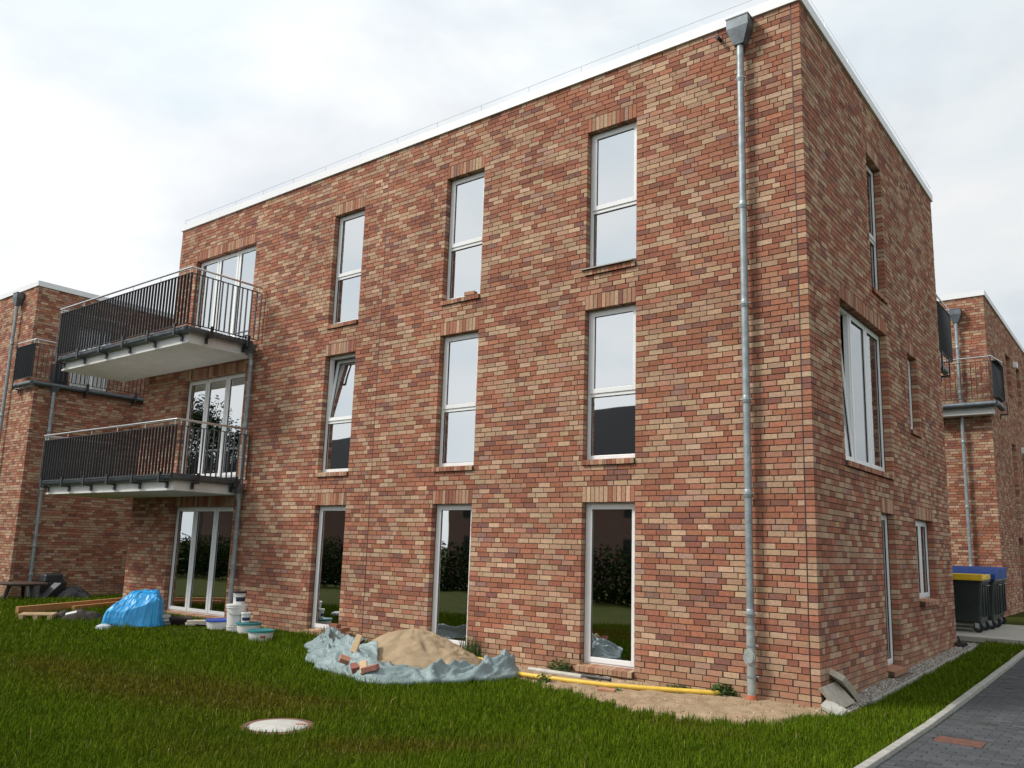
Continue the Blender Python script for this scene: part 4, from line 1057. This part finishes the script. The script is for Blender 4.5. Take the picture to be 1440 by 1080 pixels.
# ---- rubbish and tools by the balcony door
M['blue'] = pmat('blue_tarpaulin', (.015, .27, .62), .38, col2=(.03, .36, .72), scale=4, bump=.35, bscale=12, bdist=.012)
bt = ghit(168, 882); BC = np.array([bt[0] - .35, bt[1] + .45])
va = np.array([-math.sin(YAW + .35), math.cos(YAW + .35)]); vr = np.array([va[1], -va[0]])
n = 30; P = np.zeros((n, n, 3)); rt_ = np.random.default_rng(5)
for i in range(n):
    for j in range(n):
        a, b = i / (n - 1) * 2 - 1, j / (n - 1) * 2 - 1
        sq = 1 - .22 * a * a * b * b; u, v = a * .60 * sq * (1 + .06 * nz(a, b, 3, 2)), b * .55 * sq * (1 + .08 * nz(a, b, 6, 2))
        h_ = min(.58 + .06 * u, .62 + .85 * (u + .02), .60 + 1.9 * (.36 - u), .66 + 1.05 * (v + .12) + .25 * u, .66 + 1.6 * (.3 - v))
        h_ = max(h_, .10) + .028 * max(0, 1 - abs(nz(u, v, 5, 3.0)) / .15) + .02 * nz(u, v, 1, 6)
        if max(abs(a), abs(b)) > .93: h_ = min(h_, .0)
        elif max(abs(a), abs(b)) > .86: h_ = min(h_, .16 + .06 * nz(a, b, 2, 4))
        jt = rt_.normal(0, .006, 3); x, y = BC + vr * (u + jt[0]) + va * (v + jt[1])
        P[i, j] = (x, y, float(gz(x, y)) + h_ + jt[2])
blue = grid_mesh('blue_tarpaulin', P, M['blue'], thick=.003, label='bright blue tarpaulin covering a heap on the lawn', cat='tarpaulin', smooth=False)
fx = lambda px, py, dz=0.0: ghit(px, py, dz)
q = fx(146, 879, .08); mbp = MB(); mbp.lathe((q[0], q[1], q[2] - .1), [(.10, 0), (.14, .03), (.12, .09), (.05, .12)], 16); o = mbp.build('white_sack', pmat('white_sack', (.42, .47, .52), .7, var=.15), smooth=True, origin=tuple(q)); tag(o, 'small white sack at the front foot of the blue tarpaulin', 'sack')
def beam(name, p0, p1, w, h, mat, label, cat='timber', dz=0.0):
    p0, p1 = np.array(p0, float), np.array(p1, float); t = p1 - p0; L = np.linalg.norm(t); a = math.atan2(t[1], t[0]); el = math.atan2(t[2], math.hypot(t[0], t[1]))
    c = (p0 + p1) / 2 + np.array([0, 0, h / 2 + dz]); o = MB().obox(tuple(c), (L, w, h), (0, -el, a)).build(name, mat, bevel=.004, origin=tuple((p0 + p1) / 2)); return tag(o, label, cat)
a_, b_ = fx(23, 865), fx(146, 853); b_ = a_ + (b_ - a_) * 1.25; b_[2] = gz(b_[0], b_[1])
beam('timber_beam', a_, b_, .08, .16, M['wood_o'], 'long orange-brown timber beam lying on the lawn behind the pallet')
a2, b2 = a_ + np.array([.28, .1, 0]), b_ + np.array([.25, -.2, 0]); beam('timber_beam', a2 + (b2 - a2) * .45, b2, .07, .10, M['wood_o'], 'shorter reddish timber beam lying beside the long beam')
pc = fx(52, 872); pal = empty('pallet', (pc[0], pc[1], pc[2]), 'small pale wooden pallet lying on the grass', 'pallet')
ux, uy = vr; ang = math.atan2(uy, ux)
for k in (-1, 0, 1):
    b = MB(); cpos = np.array([pc[0], pc[1]]) + vr * k * .24; b.obox((cpos[0], cpos[1], pc[2] + .06), (.08, .5, .09), (0, 0, ang)); b.build('block', M['wood'], pal)
for k in (-1, 0, 1):
    b = MB(); cpos = np.array([pc[0], pc[1]]) + va * k * .2; b.obox((cpos[0], cpos[1], pc[2] + .117), (.58, .09, .02), (0, 0, ang)); b.build('slat', M['wood'], pal)
def lump(name, c, rx, ry, h, mat, label, cat, seed, rot=0.0):
    n = 40; P = np.zeros((n, n, 3)); g0 = float(gz(c[0], c[1]))
    for i in range(n):
        a = i / (n - 1) * 2 * math.pi
        for j in range(n):
            q = j / (n - 1); w = 1 + .16 * nz(math.cos(a) * 1.3, math.sin(a) * 1.3, seed); u, v = q * rx * w * math.cos(a), q * ry * w * math.sin(a)
            z = h * (1 - q ** 2.6) + (.28 * h * nz(u / rx, v / ry, seed + 3, 2.4) + .12 * h * max(0, .4 - abs(nz(u / rx, v / ry, seed, 3)) * 2)) * (1 if q < .97 else 0)
            x, y = c[0] + u * math.cos(rot) - v * math.sin(rot), c[1] + u * math.sin(rot) + v * math.cos(rot); P[i, j] = (x, y, g0 + z - .03)
    P[-1] = P[0]
    return grid_mesh(name, P, mat, label=label, cat=cat)
M['darkbag'] = pmat('dark_plastic', (.018, .018, .021), .45, var=.3, scale=6, bump=.4, bscale=14, bdist=.01); M['brownbag'] = pmat('dark_sacking', (.036, .027, .022), .9, var=.5, scale=14, bump=1.0, bscale=18, bdist=.02)
q = fx(108, 873); lump('rubble_sack', (q[0] - .1, q[1] + .15), .42, .3, .21, M['brownbag'], 'dark brown rubble sack between pallet and blue tarpaulin', 'sack', 4, ang)
q = fx(84, 870); lump('rubble_sack', (q[0], q[1] + .1), .26, .2, .17, M['brownbag'], 'smaller dark heap of sacking next to the pallet', 'sack', 9, ang)
q = fx(100, 862, .22); o = MB().obox(tuple(q), (.18, .12, .015), (R(10), R(-14), ang)).build('white_board', M['pvc'], origin=tuple(q)); tag(o, 'small white board lying on the rubble sack', 'board')
M['pale'] = pmat('pale_slab2', (.46, .45, .42), .85, var=.12)
for k, (px, py, w, lab) in enumerate([(205, 880, .55, 'lower'), (207, 878, .50, 'middle'), (211, 875, .42, 'upper')]):
    q = fx(205, 880); o = MB().obox((q[0] - .2 + k * .05, q[1] + .28, q[2] + .035 + k * .062), (w, .36, .055), (0, 0, ang + [.1, -.05, .16][k])).build('concrete_slab', M['pale'], bevel=.004, origin=tuple(q)); tag(o, f'pale concrete slab, {lab} of the pile of three beside the blue tarpaulin', 'slab')
for k in range(3):
    q = fx(246, 880); o = MB().obox((q[0] - .15 + .03 * k, q[1] + .25 - .05 * k, q[2] + .03 + k * .05), (.62 - .1 * k, .2, .04), (R(3 * k), R(-4 + 4 * k), ang + .18 * (k - 1))).build('dark_plank', M['brownbag'], bevel=.004, origin=tuple(q)); tag(o, f'dark weathered plank, {["lowest", "middle", "topmost"][k]} of the low pile before the balcony door sill', 'plank', 'dark planks before the door')
q = fx(276, 882); a_ = np.array([q[0] - .15, q[1] + .2]); 
for k in range(2):
    o = MB().obox((a_[0], a_[1] + k * .03, q[2] + .04 + .045 * k), (.58, .22, .04), (0, 0, ang + .1 - .15 * k)).build('pale_board', pmat('pale_board', (.52, .47, .37), .8, var=.15), bevel=.004, origin=tuple(q)); tag(o, f'pale timber board, {["lower", "upper"][k]} of two stacked between dark planks and buckets', 'board', 'pale boards by the buckets')
pipe_obj('iron_bar', [(q[0] - .05, q[1] + .02, q[2] + .05), (q[0] + .18, q[1] + .10, q[2] + .05), (q[0] + .33, q[1] + .16, q[2] + .05)], .022, M['rail'], 'short black bar lying in front of the pale boards')

def bucket(px, py, rb_, rt_, h, body, lid, label, dz=0.0, back=0.15, bail=True, stripe=None, pos=None):
    q = pos if pos is not None else fx(px, py); c = np.array([q[0], q[1], q[2] + dz]); 
    if pos is None: c[:2] += va * back
    e = empty('bucket', tuple(c), label, 'bucket')
    MB().lathe(c, [(rb_, 0), (rb_ + (rt_ - rb_) * .85, h * .85), (rt_ + .006, h * .86), (rt_ + .006, h * .9), (rt_, h * .91), (rt_, h)], 24).build('pail', body, e, smooth=True)
    if lid: MB().lathe((c[0], c[1], c[2] + h), [(rt_ + .008, -.02), (rt_ + .012, .0), (rt_ + .008, .014), (rt_ - .02, .016), (rt_ - .03, .008)], 24).build('lid', lid, e, smooth=True)
    if bail:
        b = MB(); pts = [(c[0] + (rt_ + .012) * vr[0] * math.cos(t) - va[0] * .02 * math.sin(t) - va[0] * (rt_ + .01) * math.sin(t), c[1] + (rt_ + .012) * vr[1] * math.cos(t) - va[1] * (rt_ + .01) * math.sin(t), c[2] + h * .86 - math.sin(t) * h * .35) for t in np.linspace(0, math.pi, 14)]
        b.tube(pts, .004, 5); b.build('bail', M['rail'], e)
    if stripe:
        b = MB(); t0_, t1_ = stripe[1]; pts = []
        for z in (stripe[2], stripe[3]):
            rr_ = rb_ + (rt_ - rb_) * z + .0025
            for t in np.linspace(t0_, t1_, 10): dirv = -va * math.cos(t) + vr * math.sin(t); pts.append((c[0] + dirv[0] * rr_, c[1] + dirv[1] * rr_, c[2] + h * z))
        b.add(pts, [(k, k + 1, k + 11, k + 10) for k in range(9)]); b.build('print', stripe[0], e)
    return c
M['wplastic'] = pmat('white_plastic', (.70, .70, .68), .5, var=.05); M['teal'] = pmat('teal_lid', (.02, .19, .21), .45, var=.1); M['bluelid'] = pmat('blue_tub_lid', (.03, .08, .42), .45, var=.15)
M['navy'] = pmat('navy_print', (.015, .025, .07), .5); M['redprint'] = pmat('red_print', (.42, .12, .09), .6); M['blacklid'] = pmat('black_lid', (.02, .02, .022), .5)
c = bucket(331, 889, .15, .165, .10, M['wplastic'], None, 'low white tub serving as base under the tall white bucket', bail=False, back=.2)
c = bucket(331, 886, .155, .185, .36, M['wplastic'], M['wplastic'], 'tall white bucket standing by the downpipe', dz=.11, pos=(c[0], c[1], c[2]))
c = bucket(0, 0, .10, .115, .22, M['wplastic'], M['blacklid'], 'small white pail with black lid on top of the tall white bucket', dz=.375, pos=(c[0] + .02, c[1] + .02, c[2]), stripe=(M['navy'], (-.6, 1.2), .25, .6))
bucket(308, 886, .21, .24, .16, M['wplastic'], M['bluelid'], 'low white tub with bright blue lid beside the boards', bail=False, back=.25)
c = bucket(350, 892, .19, .215, .17, M['wplastic'], M['teal'], 'white tub with teal lid carrying a small labelled pail', bail=False, back=.25)
bucket(0, 0, .075, .085, .16, M['wplastic'], M['wplastic'], 'small white pail with navy label on the teal-lidded tub', dz=.185, pos=(c[0] - .08, c[1] - .02, c[2]), bail=False, stripe=(M['navy'], (-1.0, 1.0), .2, .55))
bucket(367, 903, .185, .215, .17, M['wplastic'], M['teal'], 'white tub with teal lid and red print standing alone in the grass', bail=False, back=.2, stripe=(M['redprint'], (-.1, .35), .35, .6))

# ---- dark garden things by the left building
z0 = -.06
tp = (-21.15, -.15, z0); tb = empty('garden_table', (tp[0], tp[1], z0), 'dark round garden table beside the left building', 'table')
MB().lathe((tp[0], tp[1], z0), [(.10, .40), (.52, .44), (.62, .455), (.62, .49), (.60, .50)], 28).build('table_top', pmat('dark_wood', (.05, .028, .02), .55, var=.3), tb, smooth=True)
for k in range(3):
    a = k * 2.1 + .5; b = MB(); b.tube([(tp[0] + .42 * math.cos(a), tp[1] + .42 * math.sin(a), z0 - .03), (tp[0] + .3 * math.cos(a), tp[1] + .3 * math.sin(a), z0 + .43)], [.045, .055], 8); b.build('leg', M['rail'], tb)
q = (-21.62, .78, -.08)
ch = empty('covered_chairs', (q[0], q[1], -.08), 'black covered stack of garden seats against the shaded wall', 'chair stack')
b = MB(); b.hexa([(q[0] - .3, q[1] - .36, -.1), (q[0] + .3, q[1] - .36, -.1), (q[0] + .3, q[1] + .36, -.1), (q[0] - .3, q[1] + .36, -.1)], [(q[0] - .26, q[1] - .33, .42), (q[0] + .26, q[1] - .33, .42), (q[0] + .26, q[1] + .36, .46), (q[0] - .26, q[1] + .36, .46)]); b.build('cover', M['darkbag'], ch, bevel=.04)
b = MB(); b.hexa([(q[0] - .28, q[1] - .26, .42), (q[0] + .24, q[1] - .26, .42), (q[0] + .24, q[1] + .3, .42), (q[0] - .28, q[1] + .3, .42)], [(q[0] - .24, q[1] - .22, .64), (q[0] + .18, q[1] - .22, .64), (q[0] + .18, q[1] + .26, .66), (q[0] - .24, q[1] + .26, .66)]); b.build('cover_top', M['darkbag'], ch, bevel=.04)
q0, q1 = (-20.72, .10, -.07), (-21.0, .72, .40)
beam('grey_board', (q0[0], q0[1], -.07), (q1[0], q1[1], q1[2]), .22, .03, pmat('grey_board2', (.10, .105, .11), .6), 'dark grey board leaning obliquely against the black covered seats', 'board')
q = (-21.2, 1.22, -.08); lump('black_bag', (q[0] - .1, q[1] + .1), .34, .5, .34, M['darkbag'], 'black plastic bag slumped on the grass by the shaded wall', 'bag', 15)

# ================================================================== LAWN
def lawn():
    r = np.random.default_rng(77)
    X0, X1, Y0, Y1 = -30, 1.11, -9.0, 10.0
    N = 5200000
    x = r.uniform(X0, X1, N); y = r.uniform(Y0, Y1, N)
    v = np.stack([x, y, gz(x, y)], 1) - CAM; d = v @ FWD; sx = PX + FOC * (v @ RIGHT) / np.maximum(d, .1); sy_ = PY - FOC * (v @ UPV) / np.maximum(d, .1)
    dist = np.linalg.norm(v, axis=1)
    k = (d > .5) & (sx > -60) & (sx < 1500) & (sy_ < 1150) & (r.random(N) < np.clip((6.0 / dist) ** 1.6, 0, 1))
    k &= ~((x > XL - .0) & (x < 0) & (y > -.02) & (y < YR + .1)) & ~((x < LXL) & (y > -.02)) & ~((x > 0) & (x < .35) & (y > -.05))
    k &= ~((x > -3.3) & (y > 8.95)) & ~((x > -16) & (x < -.0) & (y > YR))
    edge = np.interp(x, _sx, _sy, left=0.0, right=0.0) + .12 * np.sin(x * 9.0) * .5 + .10 * np.sin(x * 23 + 1)
    insand = (x > -4.6) & (x < .2) & (y > edge + .03) & (y < .1)
    k &= ~(insand & (r.random(N) > .012))
    k &= ~(((x - MHC[0]) ** 2 + (y - MHC[1]) ** 2) < .325 ** 2)
    dx, dy = x - HC[0], y - HC[1]; hu = (dx * math.cos(.35) + dy * math.sin(.35)) / HR[0]; hv = (-dx * math.sin(.35) + dy * math.cos(.35)) / HR[1]
    k &= ~(hu ** 2 + hv ** 2 < .95)
    # under the tarpaulin
    tp_ = np.stack([cxp, cyp], 1)[::6]; kk = np.where(k)[0]
    sel = kk[(x[kk] > -7.5) & (x[kk] < -2.5) & (y[kk] > -4)]
    dd = np.min((x[sel][:, None] - tp_[None, :, 0]) ** 2 + (y[sel][:, None] - tp_[None, :, 1]) ** 2, 1)
    k[sel[dd < .27 ** 2]] = False
    k &= ~((x - BC[0]) ** 2 + (y - BC[1]) ** 2 < .5 ** 2)
    x, y, dist = x[k], y[k], dist[k]; n = len(x)
    # patches
    P4 = np.stack([x, y], 1)
    def blob(cx, cy, rx, ry, a=0): 
        u = ((x - cx) * math.cos(a) + (y - cy) * math.sin(a)) / rx; w = (-(x - cx) * math.sin(a) + (y - cy) * math.cos(a)) / ry; return np.exp(-(u * u + w * w))
    wig = np.sin(x * 2.1 + y * 1.3) * np.sin(y * 2.7 - x * .9 + 1) * .5 + np.sin(x * 5.3 - y * 4.1) * .25
    brown = .85 * blob(-6.6, -4.75, 1.9, .75, .1) + .8 * blob(-5.0, -4.6, 1.3, .65, .2) + .75 * blob(-4.3, -3.95, .7, .25, .2) + .9 * blob(-2.2, -5.0, .5, .3, .7) + .8 * blob(-1.75, -4.35, .55, .2, .7) + .5 * blob(-.6, -2.1, .7, .25) + .55 * blob(-8.6, -4.9, .9, .4) + .5 * blob(-3.2, -5.9, .8, .4)
    brown = np.clip(brown * (1 + .5 * wig) + .10 * wig, 0, 1)
    bare = np.clip(blob(-1.55, -4.05, .38, .10, .75) + blob(-1.95, -4.2, .25, .07, .75) * .8 + blob(-.9, -3.0, .2, .06, .7) * .7, 0, 1)
    keep = r.random(n) > bare * .8
    x, y, dist, brown, wig = x[keep], y[keep], dist[keep], brown[keep], wig[keep]; n = len(x)
    h = r.gamma(6, .0105, n) * (1 + .35 * wig) * (1 - .25 * brown); h = np.clip(h, .025, .17)
    nearwall = np.clip(1 - np.abs(y + .15) / .25, 0, 1) * (x < -4.5); h *= 1 + .5 * nearwall
    h[(x > .35)] *= .8
    h[(x > -14.2) & (x < -9.4) & (y > -2.0 + (-9.4 - x) * -.0)] *= .5
    w = r.uniform(.0015, .0031, n) * np.clip((dist / 6) ** .8, .9, 3.0)
    a = r.uniform(0, 2 * np.pi, n); lean = r.gamma(2, .16, n) * h; la = a + r.normal(0, .7, n) + np.pi / 2
    g0 = gz(x, y) + .010
    b = np.stack([x, y, g0 - .02], 1); s_ = np.stack([np.cos(a) * w, np.sin(a) * w, np.zeros(n)], 1)
    ld = np.stack([np.cos(la), np.sin(la), np.zeros(n)], 1) * lean[:, None]; up = np.zeros((n, 3)); up[:, 2] = h
    mid = b + ld * .3 + up * .6; top = b + ld + up * (1 - .25 * (lean / h)[:, None])
    V = np.stack([b - s_, b + s_, mid + s_ * .75, mid - s_ * .75, top], 1).reshape(-1, 3)
    i0 = np.arange(n)[:, None] * 5
    tri = np.concatenate([i0 + np.array([[0, 1, 2]]), i0 + np.array([[0, 2, 3]]), i0 + np.array([[3, 2, 4]])], 1).reshape(-1, 3)
    gA = np.array([.086, .143, .006]); gB = np.array([.122, .174, .009]); gC = np.array([.060, .104, .005]); br = np.array([.115, .088, .012]); straw = np.array([.26, .22, .09])
    t = np.clip(.5 + .5 * wig + r.normal(0, .17, n), 0, 1)[:, None]
    col = gC * (1 - t) + gA * t; m2 = (r.random(n) < .35)[:, None]; col = np.where(m2, gB * (.75 + .3 * t), col)
    mb_ = np.clip(brown * .8 + r.normal(0, .15, n), 0, .8)[:, None] * (brown > .04)[:, None]; col = col * (1 - mb_) + br * mb_
    st = (r.random(n) < .012 + .03 * brown)[:, None]; col = np.where(st, straw, col)
    col = col * r.uniform(.88, 1.12, (n, 1))
    mt, nn, ll, p = new_mat('grass_blade')
    at = nn.new('ShaderNodeAttribute'); at.attribute_name = 'tint'; ll.new(at.outputs['Color'], p.inputs['Base Color'])
    p.inputs['Roughness'].default_value = .9; p.inputs['Specular IOR Level'].default_value = .03
    p.inputs['Subsurface Weight'].default_value = 0
    o = nmesh('lawn_grass', V, tri, mt, None, np.repeat(col, 3, 0))
    tag(o, 'long green lawn grass with brownish patches in front of the building', 'grass', kind='stuff')
    print('blades', n)
lawn()

# ================================================================== ACROSS THE STREET (behind the camera, mirrored in the windows)
M['render'] = pmat('house_brick', (.13, .075, .055), .9, var=.25, scale=30); M['tile'] = pmat('dark_roof_tile', (.022, .023, .026), .9, spec=.1, var=.25, scale=20)
hs = empty('house', (-21, -30, 0), 'dark hip-roofed house across the lawn mirrored in the windows', 'house')
MB().box((-30, -35, -.2), (-12.6, -26, 5.4)).build('wall', M['render'], hs)
q = MB(); q.add([(-30.6, -35.6, 5.3), (-12, -35.6, 5.3), (-12, -25.4, 5.3), (-30.6, -25.4, 5.3), (-24.5, -30.5, 9.9), (-18.1, -30.5, 9.9)], [(0, 3, 2, 1), (0, 1, 5, 4), (2, 3, 4, 5), (1, 2, 5), (3, 0, 4)]); q.build('roof', M['tile'], hs)
for x in (-28, -24.5, -21, -17.5, -14.2):
    for z in (.9, 3.4):
        f = MB().box((x - .65, -26.0, z), (x + .65, -25.95, z + 1.4)).build('window', M['brownbag'], hs); MB().box((x - .56, -25.95, z + .08), (x + .56, -25.94, z + 1.32)).build('pane', M['slot'], f)
hs2 = empty('house', (-46, -28, 0), 'pale gabled house farther down the street mirrored in the balcony doors', 'house')
MB().box((-53, -33, -.2), (-38, -24, 5.2)).build('wall', M['render'], hs2)
q = MB(); q.add([(-53.5, -33.5, 5.1), (-37.5, -33.5, 5.1), (-37.5, -23.5, 5.1), (-53.5, -23.5, 5.1), (-53.5, -28.5, 9.0), (-37.5, -28.5, 9.0)], [(0, 3, 2, 1), (0, 1, 5, 4), (2, 3, 4, 5), (1, 2, 5), (3, 0, 4)]); q.build('roof', M['tile'], hs2)
M['hedge'] = pmat('hedge_leaf', (.014, .026, .008), 1.0, col2=(.026, .045, .012), scale=3, bump=0, spec=.0)
M['bark'] = pmat('bark', (.09, .07, .055), .9, bump=.5)
def leaf_cloud(mbv, mbf, c, rad, n, sz, r_):
    q = r_.normal(0, 1, (n, 3)); q /= np.linalg.norm(q, axis=1, keepdims=True); q *= (r_.random((n, 1)) ** .45); q = q * np.array(rad) + np.array(c)
    a = r_.normal(0, 1, (n, 3)); a /= np.linalg.norm(a, axis=1, keepdims=True); b = np.cross(a, r_.normal(0, 1, (n, 3))); b /= np.linalg.norm(b, axis=1, keepdims=True)
    V = np.stack([q - a * sz, q + b * sz * .5, q + a * sz, q - b * sz * .5], 1).reshape(-1, 3); mbf.append(np.arange(n * 4).reshape(-1, 4) + sum(len(k) for k in mbv)); mbv.append(V)
def tree(x, y, h, label, seed):
    r_ = np.random.default_rng(seed); e = empty('tree', (x, y, 0), label, 'tree', 'trees across the street'); t = MB(); V, F = [], []
    t.tube([(x, y, -.2), (x + .1, y, h * .3), (x, y + .1, h * .6), (x, y, h * .9)], [.22, .17, .1, .03], 8)
    for k in range(16):
        a = r_.uniform(0, 6.28); z = h * r_.uniform(.35, .8); L = h * .28 * r_.uniform(.6, 1.1); ep = np.array([x + L * math.cos(a), y + L * math.sin(a), z + L * .6])
        t.tube([(x, y, z), tuple((np.array([x, y, z]) + ep) / 2 + (0, 0, .15)), tuple(ep)], [.07, .05, .015], 6)
        leaf_cloud(V, F, ep, (h * .12, h * .12, h * .10), 260, .11, r_)
    leaf_cloud(V, F, (x, y, h * .85), (h * .14, h * .14, h * .14), 400, .11, r_)
    t.build('trunk', M['bark'], e, smooth=True); nmesh('crown', np.concatenate(V), np.concatenate(F), M['hedge'], e)
tree(-47, -20.5, 11.5, 'tall leafy tree beside the gabled house across the street', 1); tree(-40.5, -17.5, 9.0, 'leafy street tree mirrored in the balcony doors', 2); tree(-9.5, -27, 7.2, 'leafy tree right of the hip-roofed house', 3)
V, F = [], []; r_ = np.random.default_rng(4)
for x in np.arange(-36, -2, .8): leaf_cloud(V, F, (x, -12.9, .95), (.75, .5, 1.05), 650, .07, r_); leaf_cloud(V, F, (x, -12.9, .3), (.6, .4, .4), 320, .07, r_)
o = nmesh('hedge', np.concatenate(V), np.concatenate(F), M['hedge']); tag(o, 'clipped green hedge along the street opposite the building', 'hedge')
road = MB().box((-120, -20.2, -.115), (60, -14.4, .004)).build('street', pmat('asphalt', (.05, .05, .052), .85, var=.15, scale=20, bump=.3)); tag(road, 'asphalt street behind the viewpoint', 'street', kind='structure')
